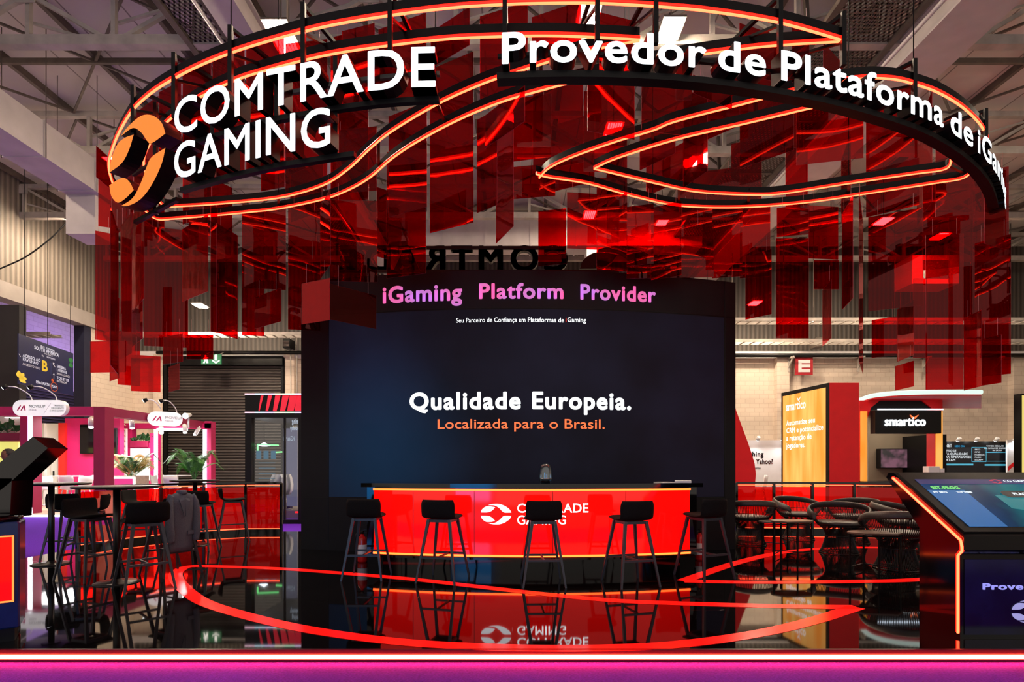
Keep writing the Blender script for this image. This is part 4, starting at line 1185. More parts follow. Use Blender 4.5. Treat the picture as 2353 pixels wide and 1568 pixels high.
# ---------------------------------------------------------------- touchscreen stand at the right
def kiosk_right():
    t = thing('touchscreen_stand', 'large black touchscreen stand with glowing red edge at the right foreground', 'touchscreen', (0, 0, 0))
    x0, x1 = 3.46, 5.6
    prof = [(4.2, 0), (4.2, .64), (4.165, .68), (4.165, .79), (4.93, 1.262), (5.0, 1.262), (5.03, 1.22), (4.62, .80), (4.62, 0)]
    f = lambda a, b, z: (x0 + z, a, b)
    m = MB(); m.prism(prof, f, x1 - x0, 0); m.obj('body', M_BLACKG, t)
    # sloping screen
    o = Vector((x0, 4.165, .79)); sl = Vector((0, 4.93 - 4.165, 1.262 - .79)); L_ = sl.length; sl.normalize()
    nn = Vector((0, -sl.z, sl.y))
    sf = lambda x, y, z: o + Vector((x, 0, 0)) + sl * y + nn * z
    m = MB(); m.prism([(.02, .03), (2.1, .03), (2.1, L_ - .01), (.02, L_ - .01)], sf, .012, 0); m.obj('bezel', M_BLACKM, t)
    m_, nt, N, L, b = newmat('game_screen_picture')
    tc = N.new('ShaderNodeTexCoord'); sp = N.new('ShaderNodeSeparateXYZ'); L.new(tc.outputs['Object'], sp.inputs[0])
    mr = N.new('ShaderNodeMapRange'); mr.inputs['From Min'].default_value = x0; mr.inputs['From Max'].default_value = x0 + 1.6
    L.new(sp.outputs['X'], mr.inputs['Value'])
    n2 = N.new('ShaderNodeTexNoise'); n2.inputs['Scale'].default_value = 2.4; L.new(tc.outputs['Object'], n2.inputs['Vector'])
    ad = N.new('ShaderNodeMath'); ad.operation = 'MULTIPLY_ADD'; ad.inputs[1].default_value = .5; L.new(n2.outputs['Fac'], ad.inputs[0]); L.new(mr.outputs[0], ad.inputs[2])
    r = N.new('ShaderNodeValToRGB'); e = r.color_ramp.elements
    e[0].position = .25; e[0].color = lin((0, 62, 118)); e[1].position = 1.0; e[1].color = lin((6, 84, 112))
    k = e.new(.55); k.color = lin((0, 46, 78)); k = e.new(.72); k.color = lin((10, 110, 116))
    L.new(ad.outputs[0], r.inputs['Fac']); L.new(r.outputs['Color'], b.inputs['Emission Color']); b.inputs['Emission Strength'].default_value = 1.0
    b.inputs['Base Color'].default_value = (.006, .006, .006, 1); b.inputs['Roughness'].default_value = .2; b.inputs['Specular IOR Level'].default_value = .2
    m = MB(); m.flat([(.10, .09), (2.02, .09), (2.02, L_ - .13), (.10, L_ - .13)], sf, .014); m.obj('display', m_, t)
    E_B = emis('screen_panel_blue', (0, 96, 160), 1.0); E_D = emis('screen_bar_navy', (22, 24, 92), 1.0); E_T = emis('screen_teal', (10, 120, 128), 1.0)
    m = MB(); m.flat([(.10, L_ - .21), (2.02, L_ - .21), (2.02, L_ - .13), (.10, L_ - .13)], sf, .016); m.obj('header_bar', E_D, t)
    m = MB(); m.flat([(.10, .09), (.40, .09), (.42, L_ - .30), (.10, L_ - .30)], sf, .016); m.obj('side_column', E_B, t)
    m = MB(); m.flat([(.62, .33), (.92, .25), (1.18, .30), (1.2, .44), (.92, L_ - .36), (.62, L_ - .38)], sf, .016); m.obj('scene_picture', E_T, t)
    m = MB(); m.flat([(.99, .30), (1.6, .30), (1.6, .46), (.99, .46)], sf, .018); m.obj('scene_picture', emis('screen_grey', (48, 66, 66), 1.0), t)
    m = MB()
    pill = [(.74 + .05 * math.cos(a), .53 + .05 * math.sin(a)) for a in [PI / 2 + PI * k / 8 for k in range(9)]] + [(1.22 + .05 * math.cos(a), .53 + .05 * math.sin(a)) for a in [-PI / 2 + PI * k / 8 for k in range(9)]]
    m.flat(pill, sf, .02); m.obj('message_pill', emis('pill_dark', (46, 44, 46), 1.0), t)
    EW = emis('screen_white', (225, 235, 240), 1.1)
    m = MB(); text(m, 'PLACE YOUR BETS', sf, .98, .515, .034, width=.40, bold=.03, depth=.022, align='c', mi_side=0); m.obj('lettering', EW, t)
    m = MB(); text(m, 'CG GAMES', sf, .86, L_ - .178, .034, width=.24, bold=.012, depth=.018, mi_side=0); m.obj('lettering', EW, t)
    m = MB(); emblem(m, lambda x, y, z: sf(x, y, .018), .79, L_ - .168, .10); m.obj('emblem', emis('screen_crimson', (190, 20, 70), 1.0), t)
    m = MB(); text(m, 'BIT-FROG', sf, .16, L_ - .285, .04, width=.24, bold=.04, depth=.018, mi_side=0); m.obj('lettering', emis('screen_lime', (120, 210, 120), 1.0), t)
    m = MB(); text(m, 'MY BETS', sf, .13, L_ - .345, .022, width=.12, bold=.02, depth=.018, mi_side=0); text(m, 'TOP WINS', sf, .33, L_ - .345, .022, width=.13, bold=.02, depth=.018, mi_side=0); m.obj('lettering', EW, t)
    # glowing edge line
    ln = [(4.935, 1.215), (4.19, .752), (4.178, .70), (4.178, .67), (4.215, .63), (4.215, .03)]
    m = MB(); m.tube([(x0 - .016, a - .014, b) for a, b in ln], .009, 8); m.obj('light_tube', NEON_C, t)
    m = MB(); m.tube([(x0 - .001, a + .004, b + .004) for a, b in ln], .016, 8); m.obj('tube_sleeve', NEON_S, t)
    ff = plane_map((x0, 4.195, 0), (1, 0, 0), (0, 0, 1))
    m = MB(); m.flat([(.03, .02), (2.1, .02), (2.1, .60), (.03, .60)], ff, -.001); m.obj('front_graphic', mat('navy_gloss', (18, 18, 60), .12, noise=(3, .6)), t)
    EL = emis('lavender_letter', (150, 148, 206), .8, (150, 150, 200))
    for w_, xx, ww in (('Provedor', .16, .52), ('de', .73, .14), ('Plataforma', .92, .66)):
        m = MB(); text(m, w_, ff, xx, .37, .046, width=ww, bold=.03, depth=.004, mi_side=0); m.obj('lettering', EL, t)
    m = MB(); emblem(m, lambda x, y, z: ff(x, y, .004), .52, .20, .26); m.obj('emblem', EL, t)
kiosk_right()

# ---------------------------------------------------------------- display stand cut off at the left edge
def kiosk_left():
    X, y0 = XU(45, 4.12), 4.12
    t = thing('display_stand', 'slanted black display on a stand with glowing red panel at the left edge', 'display stand', (X, y0, 0), math.radians(36))
    MB().bbox(-1.3, 0, 0, .34, .1, .90, .01).obj('cabinet', mat('navy_cabinet', (14, 40, 92), .2, noise=(3, .25)), t)
    MB().box(-1.3, -.03, .02, .3, 0, .1).obj('plinth', M_BLACKM, t)
    z0, z1 = .30, .80
    m = MB(); m.box(-1.2, -.03, -.008, 0, z0, z1); m.obj('lit_panel', E_BARF, t)
    E_ST = emis('stand_strip', (1.0, .18, .03), 2.5, raw=True)
    for b_ in ((-1.2, -.03, z0, z0 + .012), (-.042, -.03, z0, z1), (-1.2, -.03, z1 - .01, z1)):
        MB().box(b_[0], b_[1], -.016, -.008, b_[2], b_[3]).obj('light_strip', E_ST, t)
    MB().lathe([(.001, .905), (.33, .905), (.34, .92), (.335, .935), (.001, .938)], 48, (-.34, .22, 0)).obj('round_top', M_BLACKG, t)
    MB().lathe([(.30, 0), (.31, .02), (.31, .9), (.30, .905)], 40, (-.33, .24, 0)).obj('round_back', M_BLACKG, t)
    Yd = 4.4; inv = Matrix.Rotation(-math.radians(36), 3, 'Z'); org = Vector((X, y0, 0))
    fm = lambda a, b, z: inv @ (Vector((a, Yd + .2 - z - .0, b)) - org)
    nk = [P(-45, 1190, Yd), P(23, 1190, Yd), P(27, 1100, Yd), P(-80, 1100, Yd)]
    m = MB(); m.prism([(p.x, p.z) for p in nk], fm, .2, 0); m.obj('neck', M_BLACKG, t)
    d = [P(75, 1004, Yd), P(110, 1030, Yd), P(20, 1112, Yd), P(-190, 1275, Yd), P(-225, 1240, Yd)]
    m = MB(); m.prism([(p.x, p.z) for p in d][::-1], fm, .2, 0); m.obj('display_housing', M_BLACKG, t)
    o = Vector((-.006, 0, .006)); a, b_ = d[0].lerp(d[4], .06) + o, d[0].lerp(d[4], .94) + o
    m = MB(); m.quad(fm(a.x, a.z, .02), fm(a.x, a.z, .18), fm(b_.x, b_.z, .18), fm(b_.x, b_.z, .02)); m.obj('screen', emis('pale_screen', (190, 190, 200), .5), t)
kiosk_left()

# ---------------------------------------------------------------- magenta booth on the left
BXR = -11.62; BY = 15.5
booth = thing('exhibition_booth', 'open magenta exhibition booth of square posts and beams at the left', 'booth', (0, 0, 0))
def bpart(name, m_, *b): return boxobj(name, m_, booth, *b)
FLZ = -.1
bpart('platform', M_WOOD, -16.6, BXR + .1, BY + .1, 21.2, FLZ, FLZ + .06)
m = MB(); m.box(XU(55, BY + .1), BXR + .1, BY + .08, BY + .1, FLZ + .0, FLZ + .05); m.obj('platform_light', E_LEDW, booth)
bpart('post', M_MAGD, XU(215, BY), BXR + .02, BY, BY + .35, FLZ, 3.05)
bpart('beam', M_MAG, -17.0, XU(215, BY), BY, BY + .3, ZV(955, BY), 3.05)
bpart('beam', M_MAGD, BXR - .3, BXR, BY + .35, 20.6, ZV(955, BY), 3.05)
YE = 20.4
bpart('post', M_MAG, XU(470, YE), XU(485, YE), YE, YE + .3, FLZ, 3.05)
bpart('post', M_MAG, XU(345, YE), XU(358, YE), YE, YE + .3, FLZ, 2.6)
bpart('beam', M_MAG, XU(276, YE), XU(486, YE), YE, YE + .3, ZV(985, YE), ZV(973, YE))
for u in (359, 471):
    m = MB(); m.box(XU(u, YE) - .06, XU(u, YE) + .06, YE - .03, YE, FLZ + .1, ZV(987, YE)); m.obj('light_strip', E_LEDW, booth)
m = MB(); m.box(XU(362, YE), XU(428, YE), YE - .05, YE + .1, ZV(990, YE), ZV(985, YE)); m.obj('light_strip', E_LEDW, booth)
# left front: lit post, column, yellow wall
bpart('post', M_MAG, XU(46, 16.0), XU(63, 16.0), 16.0, 16.3, FLZ, 3.0)
m = MB(); m.box(XU(63, 16.0), XU(74, 16.0), 16.02, 16.1, FLZ + .05, ZV(955, 16)); m.obj('light_strip', E_LEDW, booth)
bpart('post', M_MAGD, XU(74, 16.0), XU(76, 16.0), 16.0, 16.3, FLZ, 3.0)
bpart('lit_wall', emis('lit_yellow_wall', (226, 232, 120), .8, (230, 230, 120)), -17, XU(42, 16.6), 16.6, 16.8, FLZ, ZV(1015, 16.6))
bpart('wall_panel', M_MAGD, -17, XU(46, 16.5), 16.5, 16.8, ZV(1015, 16.5), ZV(997, 16.5))
bpart('wall_panel', M_WHITE, -17, XU(47, 16.6), 16.62, 16.8, ZV(997, 16.6), 3.0)
bpart('wall_panel', M_WHITE, XU(60, 19.5), XU(102, 19.5), 19.5, 19.7, FLZ, 2.9)
bpart('wall_panel', M_WHITE, XU(100, 19.6), XU(137, 19.6), 19.6, 19.8, FLZ, 2.9)
dr = bpart('door_leaf', M_WHITEP, XU(119, 19.58), XU(134, 19.58), 19.55, 19.6, FLZ, ZV(1016, 19.58))
boxobj('door_handle', M_BLACKM, dr, XU(121, 19.5), XU(122.5, 19.5), 19.5, 19.55, ZV(1094, 19.5), ZV(1083, 19.5))
bpart('wall_panel', mat('orange_red_panel', (226, 40, 36), .5, noise=(3, .05)), XU(134, 19.4), XU(149, 19.4), 19.4, 19.6, FLZ, 2.9)
bpart('wall_panel', M_MAG, XU(149, 19.5), XU(276, 19.5), 19.5, 19.7, FLZ, ZV(962, 19.5))
m = MB(); m.box(XU(276, 20.2), XU(289, 20.2), 20.2, 20.3, FLZ, ZV(985, 20.2)); slat = m.obj('slat_panel', M_WHITE, booth)
m = MB()
for k in range(16):
    z = .2 + .19 * k
    m.bar((XU(276, 20.2), 20.19, z + .22), (XU(289, 20.2), 20.19, z), .05, .02)
m.obj('slat', M_WOOD, slat)
bpart('wall_panel', M_MAG, XU(289, YE), XU(302, YE), YE + .02, YE + .28, FLZ, ZV(985, YE))
bpart('wall_panel', M_MAG, XU(302, YE), XU(346, YE), YE + .02, YE + .28, ZV(1030, YE), ZV(1018, YE))
bpart('wall_panel', M_MAG, XU(302, YE), XU(346, YE), YE + .05, YE + .28, FLZ, ZV(1090, YE))
lp = bpart('light_poster', emis('lit_poster_white', (1.0, .97, .93), 1.1, raw=True), XU(300, YE), XU(344, YE), YE - .02, YE + .04, ZV(1105, YE), ZV(1031, YE))
m = MB(); f = plane_map((XU(322, YE), YE - .03, ZV(1062, YE)), *FRONT); m.flat([(.28 * math.cos(k * PI / 12), .28 * math.sin(k * PI / 12)) for k in range(24)], f); m.obj('printed_disc', emis('poster_orange', (255, 196, 120), .9), lp)
m = MB(); f = plane_map((XU(318, YE), YE - .035, ZV(1075, YE)), *FRONT); m.flat([(-.1, 0), (.14, 0), (.16, .38), (-.08, .38)], f); m.obj('printed_shape', E_WHITE1, lp)
# ceiling spots of the booth
for u, v, Y in ((209, 958, 16.0), (303, 962, 17.4), (370, 976, 19.6), (424, 974, 19.0), (458, 980, 20.2)):
    p = P(u, v, Y); m = MB(); m.cyl(p, p + Vector((.0, 0, -.05)), .03, n=8); m.cyl(p + Vector((0, 0, -.05)), p + Vector((.08 if u != 458 else -.1, -.1, -.32)), .07, n=12)
    o = m.obj('spot_lamp', M_WHITEP, booth)
    m = MB(); q = p + Vector((.083 if u != 458 else -.103, -.103, -.325)); m.cyl(q, q + Vector((.002, -.002, -.01)), .06, n=12); m.obj('lens', E_LEDW, o)
area('booth_lamp', (-14.0, 17.6, 2.85), (0, 0, 0), 3.0, 2.0, 210, (1, .95, .95))
area('booth_lamp', (-12.8, 19.0, 2.75), (0, 0, 0), 1.6, 1.6, 110, (1, .95, .95))

# pill-shaped booth signs with gooseneck lamps
E_PILL = emis('pill_sign_face', (1.0, .98, .99), .55, (240, 240, 240), raw=True)
E_MPINK = mat('pink_print', (206, 40, 110), .5, noise=(5, .05)); M_PRINTG = mat('grey_print', (150, 130, 150), .5, noise=(5, .05)); M_PRINTD = mat('dark_print', (40, 70, 76), .5, noise=(5, .05))
def pill_sign(label, o, xd, w, h, full, lamps):
    t = thing('pill_sign', label, 'sign', (0, 0, 0), 0, 'white pill-shaped booth signs')
    f = plane_map(o, xd, (0, 0, 1)); r = h / 2
    poly = [(w / 2 - r + r * math.cos(a), r * math.sin(a)) for a in [-PI / 2 + PI * k / 12 for k in range(13)]] + [(-w / 2 + r + r * math.cos(a), r * math.sin(a)) for a in [PI / 2 + PI * k / 12 for k in range(13)]]
    m = MB(); m.prism(poly, f, .12, 1); m.obj('sign_body', [E_PILL, M_WHITEP], t)
    g = lambda x, y, z: f(x, y, .125)
    x0 = -w / 2 + r * .55; s_ = h
    m = MB()
    m.flat([(x0, -.16 * s_), (x0 + .09 * s_, -.16 * s_), (x0 + .28 * s_, .16 * s_), (x0 + .19 * s_, .16 * s_)], g)
    m.flat([(x0 + .22 * s_, -.16 * s_), (x0 + .31 * s_, -.16 * s_), (x0 + .5 * s_, .16 * s_), (x0 + .41 * s_, .16 * s_)], g)
    m.flat([(x0 + .43 * s_, .08 * s_), (x0 + .5 * s_, .16 * s_), (x0 + .56 * s_, -.16 * s_), (x0 + .48 * s_, -.16 * s_)], g)
    m.obj('emblem', E_MPINK, t)
    m = MB(); text(m, 'MOVEUP', g, x0 + .75 * s_, .02 * s_, .17 * s_, width=1.05 * s_, bold=.004); m.obj('lettering', M_PRINTG, t)
    m = MB(); text(m, 'MEDIA', g, x0 + .75 * s_, -.19 * s_, .12 * s_, width=.5 * s_); m.obj('lettering', M_PRINTG, t)
    if full:
        m = MB(); m.flat([(x0 + 1.72 * s_, -.32 * s_), (x0 + 1.74 * s_, -.32 * s_), (x0 + 2.18 * s_, .32 * s_), (x0 + 2.16 * s_, .32 * s_)], g); m.obj('slash', M_PRINTG, t)
        
        for k_, w_ in enumerate(('TRAFEGO', 'RELEVANTE', 'E ENGAJADO')):
            m = MB(); text(m, w_, g, x0 + 2.98 * s_, (.1 - .16 * k_) * s_, .1 * s_, bold=.012, align='r'); m.obj('lettering', M_PRINTD, t)
    for x in lamps:
        arm = catmull([f(x, h / 2 - .01, .06), f(x - .05, h / 2 + .15, .1), f(x - .2, h / 2 + .32, .3), f(x - .36, h / 2 + .34, .42)], 5)
        m = MB(); m.tube(arm, .016, 6); o_ = m.obj('lamp_arm', M_WHITEP, t)
        e = arm[-1]; m = MB(); m.cyl(e, e + Vector((-.09, -.03, -.05)), .05, .07, 10); m.obj('lamp_head', M_BLACKM, o_)
        m = MB(); m.cyl(e + Vector((-.091, -.03, -.051)), e + Vector((-.1, -.033, -.056)), .05, n=10); m.obj('bulb', E_LEDW, o_)
pill_sign('wide white pill-shaped sign with pink emblem on the booth front beam', P(99, 939, 15.3), (1, 0, 0), 122 / FX * 15.3, 36 / FX * 15.3, True, (-.25, .45))
pill_sign('small white pill-shaped sign with pink emblem on the booth side beam', P(380, 964, 17.6), (.86, .5, 0), 62 / FX * 17.6 * 1.1, 33 / FX * 17.6, False, (-.1, .32))
t = thing('spot_lamp', 'glaring white spot lamp beside the small pill-shaped sign', 'lamp', P(425, 956, 18.2))
MB().cyl((0, .02, 0), (0, .3, .06), .1, .06, 14).obj('housing', M_WHITEP, t)
MB().cyl((0, 0, 0), (0, .02, 0), .085, n=14).obj('lens', emis('glaring_lens', (.95, 1, 1), 60, raw=True), t)
m = MB(); m.bar((0, .2, 0), (0, .2, -.4), .04); m.obj('bracket', M_WHITEP, t)

# televisions on the booth wall
for (u0, u1, v0, v1, Y, lab) in ((183, 216, 976, 1043, 19.32, 'flat black television on the magenta wall, left of the corner post'), (242, 267, 984, 1045, 19.32, 'flat black television on the magenta wall, right of the corner post')):
    a, b = P(u0, v1, Y), P(u1, v0, Y)
    t = thing('television', lab, 'television', ((a.x + b.x) / 2, Y, a.z))
    w, h = b.x - a.x, b.z - a.z
    MB().bbox(-w / 2, w / 2, 0, .07, 0, h, .01).obj('housing', M_BLACKM, t)
    MB().box(-w / 2 + .02, w / 2 - .02, -.004, 0, .03, h - .02).obj('screen', M_BLACKG, t)
    MB().box(-.12, .12, .07, .19, h * .35, h * .65).obj('wall_mount', M_BLACKM, t)

# plants
def frond(mb, base, d, L, rise, droop, n=14, w=.16, lw=.018):
    pts = catmull([base, base + Vector((d.x * L * .25, d.y * L * .25, rise * .6)), base + Vector((d.x * L * .65, d.y * L * .65, rise)), base + Vector((d.x * L, d.y * L, rise - droop))], 6)
    mb.tube(pts, [.012 * (1 - .8 * i / len(pts)) for i in range(len(pts))], 4)
    side = Vector((-d.y, d.x, 0))
    for i in range(3, len(pts) - 1):
        k = i / len(pts); ww = w * math.sin(PI * min(1, .18 + k * .86)) * 1.6
        t = (pts[i + 1] - pts[i - 1]).normalized()
        for s_ in (-1, 1):
            for q in (0, .5):
                p = pts[i].lerp(pts[i + 1], q)
                tip = p + side * s_ * ww + t * ww * .7 + Vector((0, 0, -.25 * ww))
                mid = p.lerp(tip, .45) + Vector((0, 0, .02))
                mb.f([mb.v(p), mb.v(mid + t * lw), mb.v(tip), mb.v(mid - t * lw)])
def palm(label, loc, n, L, H, mats, seed, pot=True):
    rnd = random.Random(seed)
    t = thing('potted_palm', label, 'plant', loc, 0, 'potted palms in the booth')
    if pot: MB().lathe([(.001, 0), (.14, 0), (.18, .3), (.165, .3), (.15, .26), (.001, .26)], 20).obj('pot', M_WHITEP, t)
    m = MB()
    for k in range(4):
        a = k * 1.7; m.cyl((.03 * math.cos(a), .03 * math.sin(a), .25), (.06 * math.cos(a), .06 * math.sin(a), .75), .02, .012, 6)
    m.obj('stem', M_LEAFD, t)
    for k in range(n):
        a = 2 * PI * k / n + rnd.uniform(-.25, .25)
        m = MB(); frond(m, Vector((.04 * math.cos(a), .04 * math.sin(a), .6)), Vector((math.cos(a), math.sin(a), 0)), L * rnd.uniform(.75, 1.1), H * rnd.uniform(.55, 1.1), L * rnd.uniform(.1, .5))
        m.obj('frond', mats[k % len(mats)], t)
palm('potted palm with yellowing fronds behind the wooden counter, by the lit white poster', (XU(302, 17.6), 17.6, .35), 13, .95, .75, [M_LEAFY, M_LEAF, M_LEAFD], 3)
palm('green potted palm in the booth opening, in front of the dark shutter', (XU(446, 18.8), 18.8, .35), 13, .82, .9, [M_LEAF, M_LEAF, M_LEAFD], 5)
def leafy(label, loc, n, size, seed, boxw):
    rnd = random.Random(seed)
    t = thing('leafy_plant', label, 'plant', loc)
    MB().bbox(-boxw / 2, boxw / 2, -.12, .12, -.2, .03, .01).obj('planter_box', M_MAGD, t)
    m = MB()
    for k in range(n):
        a = rnd.uniform(0, 2 * PI); b = Vector((rnd.uniform(-boxw * .42, boxw * .42), rnd.uniform(-.08, .08), 0))
        L_ = size * rnd.uniform(.6, 1.1); up = rnd.uniform(.35, 1.0); d = Vector((math.cos(a) * .75, math.sin(a) * .5, up)).normalized(); s_ = d.cross(Vector((0, 1, 0))).normalized()
        p = [b, b + d * L_ * .35 + s_ * L_ * .02, b + d * L_ * .62 + s_ * L_ * .2, b + d * L_, b + d * L_ * .62 - s_ * L_ * .2, b + d * L_ * .35 - s_ * L_ * .02]
        c_ = m.v(b + d * L_ * .62 + Vector((0, -.02, .0))); i = [m.v(q) for q in p]
        for x in range(6): m.f([c_, i[x], i[(x + 1) % 6]])
    m.obj('foliage', M_LEAFD, t)
leafy('broad-leaved green plant in the magenta planter at the far left of the booth', P(14, 998, 16.2), 26, .58, 11, 1.0)
leafy('small broad-leaved plant in the square niche above the lit poster', P(323, 1016, 20.45), 20, .42, 4, .66)
t = thing('counter', 'pale wood reception counter with a lit pink front, behind the nearest table', 'counter', P(276, 1150, 17.0))
MB().box(-.5, .5, 0, .6, -.4, .76).obj('body', M_WOOD, t)
m = MB(); m.box(-.16, .42, -.02, 0, -.3, .68); m.obj('lit_front', emis('lit_pink', (1.0, .05, .30), .9, raw=True), t)
m = MB(); m.box(-.2, .46, -.03, -.0, .68, .72); m.box(.42, .46, -.03, 0, -.3, .7); m.obj('light_strip', E_LEDW, t)

# white chairs and tables
def white_chair(label, u, v, Y, rz, high=False):
    H = .74 if high else .46
    p = P(u, v, Y); t = thing('shell_chair', label, 'chair', (p.x, Y, FLZ), math.radians(rz), 'white shell chairs')
    mb = MB(); mb.smooth = True; R = []
    prof = [(-.24, .40, .40), (-.22, .28, .44), (-.20, .15, .40), (-.17, .05, .36), (-.10, .0, .42), (.02, -.01, .44), (.14, 0, .42), (.22, .01, .34)]
    for y, z, w in prof:
        R.append([mb.v((w / 2 * (-1 + 2 * k / 8), y + .08 * (abs(-1 + 2 * k / 8) ** 2 if z > .04 else 0), H + z + .03 * abs(-1 + 2 * k / 8) ** 2)) for k in range(9)])
    n0 = len(mb.V)
    for r in R[:]:
        pass
    for a, b in zip(R, R[1:]):
        for k in range(8): mb.f([a[k], a[k + 1], b[k + 1], b[k]])
    sh = mb.obj('seat_shell', M_WHITEP, t); sm = sh.modifiers.new('thickness', 'SOLIDIFY'); sm.thickness = .025
    for sx in (-1, 1):
        for sy in (-1, 1): MB().cyl((sx * .12, sy * .12, H), (sx * .22, sy * .22, 0), .013, n=8).obj('leg', M_CHROME, t)
    if high:
        m = MB(); m.tube([(.19 * math.cos(2 * PI * k / 16) * 1.2, .19 * math.sin(2 * PI * k / 16) * 1.2, .25) for k in range(16)], .01, 6, closed=True); m.obj('foot_ring', M_CHROME, t)
white_chair('white shell bar chair beside the lit booth post, thin metal legs', 106, 1100, 16.8, 20, True)
white_chair('white shell bar chair in front of the white booth table, back to us', 160, 1100, 16.9, 5, True)
white_chair('white shell bar chair turned sideways, right of the white booth table', 190, 1100, 17.4, 70, True)
white_chair('white shell chair in the booth opening, by its lit left post', 366, 1100, 18.0, -80, True)
white_chair('white shell chair in the booth opening, beside the second white table', 396, 1100, 17.8, 10, True)
for u, Y, lab in ((155, 17.6, 'thin round white high table in the booth, among white bar chairs'), (408, 18.4, 'thin round white high table in the booth opening, left of the palm')):
    t = thing('booth_table', lab, 'table', (XU(u, Y), Y, FLZ))
    MB().lathe([(.001, 1.12), (.4, 1.12), (.41, 1.135), (.4, 1.15), (.001, 1.15)], 32).obj('tabletop', M_WHITEP, t)
    MB().cyl((0, 0, .02), (0, 0, 1.12), .03, n=12).obj('pole', M_CHROME, t)
    MB().lathe([(.001, 0), (.24, 0), (.24, .012), (.03, .03), (.001, .03)], 24).obj('base', M_CHROME, t)
t = thing('cushion_bench', 'small wooden bench with a red cushion beside the lit booth post', 'bench', (XU(78, 17.8), 17.8, FLZ))
MB().box(-.3, .12, -.2, .2, 0, .62).obj('body', M_WOOD, t)
MB().bbox(-.28, .11, -.18, .18, .62, .74, .04).obj('cushion', M_RED, t)

# ---------------------------------------------------------------- person standing at the far left
def body_tube(pts, rs, n=12):
    m = MB(); P3 = catmull([Vector(p) for p in pts], 4); RR = catmull([Vector((r, 0, 0)) for r in rs], 4)
    m.tube(P3, [max(.004, q.x) for q in RR], n); return m
def person():
    t = thing('person', 'person in white shirt and dark trousers, half hidden by the slanted display', 'person', (XU(19, 12.0), 12.0, FLZ), math.radians(-25)); t.scale = (1.04, 1.04, 1.04)
    m = MB()
    def add(pts, rs, n=12, sx=1.0):
        b = body_tube(pts, rs, n); k = len(m.V); m.V += b.V; m.F += [tuple(i + k for i in f) for f in b.F]; m.M += b.M; m.sm += b.sm
    add([(0, 0, .85), (0, 0, 1.0), (0, .01, 1.15), (0, 0, 1.34), (0, 0, 1.44), (0, 0, 1.49), (0, -.01, 1.53)], [.12, .15, .14, .165, .11, .06, .055], 16)
    add([(0, -.01, 1.50), (0, -.025, 1.56), (0, -.02, 1.63), (0, -.01, 1.70), (0, 0, 1.735)], [.05, .078, .094, .08, .02], 16)
    m.cyl((0, -.10, 1.60), (0, -.125, 1.585), .014, .02, 8)
    for s_ in (-1, 1):
        m.cyl((s_ * .092, 0, 1.61), (s_ * .105, .01, 1.62), .03, .02, 8)
        m.cyl((s_ * .035, -.098, 1.635), (s_ * .035, -.108, 1.635), .013, .009, 8)
        add([(s_ * .10, 0, .92), (s_ * .11, -.01, .7), (s_ * .115, -.015, .5), (s_ * .12, .02, .28), (s_ * .12, .03, .08)], [.10, .085, .06, .058, .042])
        add([(s_ * .12, .06, .045), (s_ * .125, -.06, .04), (s_ * .13, -.17, .03)], [.045, .045, .03], 8)
        add([(s_ * .15, 0, 1.41), (s_ * .21, .01, 1.36), (s_ * .245, .03, 1.15), (s_ * .26, -.02, .98), (s_ * .26, -.06, .86)], [.06, .066, .048, .042, .03])
        add([(s_ * .26, -.06, .87), (s_ * .26, -.075, .81), (s_ * .26, -.085, .775)], [.03, .042, .036], 10)
        for q in range(4):
            y = -.115 + .022 * q
            add([(s_ * .26, y, .79), (s_ * .258, y - .006, .74), (s_ * .25, y - .002, .70 + .008 * abs(q - 1.3))], [.011, .010, .008], 6)
        add([(s_ * .255, -.11, .84), (s_ * .25, -.14, .80), (s_ * .245, -.145, .765)], [.013, .011, .009], 6)
    m.cyl((-.022, -.108, 1.562), (.022, -.108, 1.562), .006, n=6)
    m.obj('body', M_SKIN, t)
    m = MB(); m.V, m.F, m.M, m.sm = [], [], [], []
    b = body_tube([(0, 0, .90), (0, 0, 1.02), (0, .01, 1.15), (0, 0, 1.34), (0, 0, 1.43), (0, 0, 1.475)], [.175, .17, .158, .182, .13, .072], 18); m.V, m.F, m.M, m.sm = b.V, b.F, b.M, b.sm
    for s_ in (-1, 1):
        b = body_tube([(s_ * .13, 0, 1.41), (s_ * .21, .01, 1.37), (s_ * .24, .025, 1.22), (s_ * .248, .03, 1.12)], [.07, .08, .068, .066]); k = len(m.V); m.V += b.V; m.F += [tuple(i + k for i in f) for f in b.F]; m.M += b.M; m.sm += b.sm
    m.obj('shirt', M_SHIRT, t)
    m = MB()
    for s_ in (-1, 1):
        b = body_tube([(s_ * .085, 0, .96), (s_ * .11, -.01, .72), (s_ * .118, -.01, .5), (s_ * .122, .02, .28), (s_ * .122, .03, .07)], [.125, .105, .08, .075, .07]); k = len(m.V); m.V += b.V; m.F += [tuple(i + k for i in f) for f in b.F]; m.M += b.M; m.sm += b.sm
    m.obj('trousers', M_JEANS, t)
    MB().lathe([(.103, 1.60), (.108, 1.66), (.092, 1.72), (.05, 1.755), (.001, 1.762)], 18, (0, .006, 0)).obj('hair', M_HAIR, t)
person()

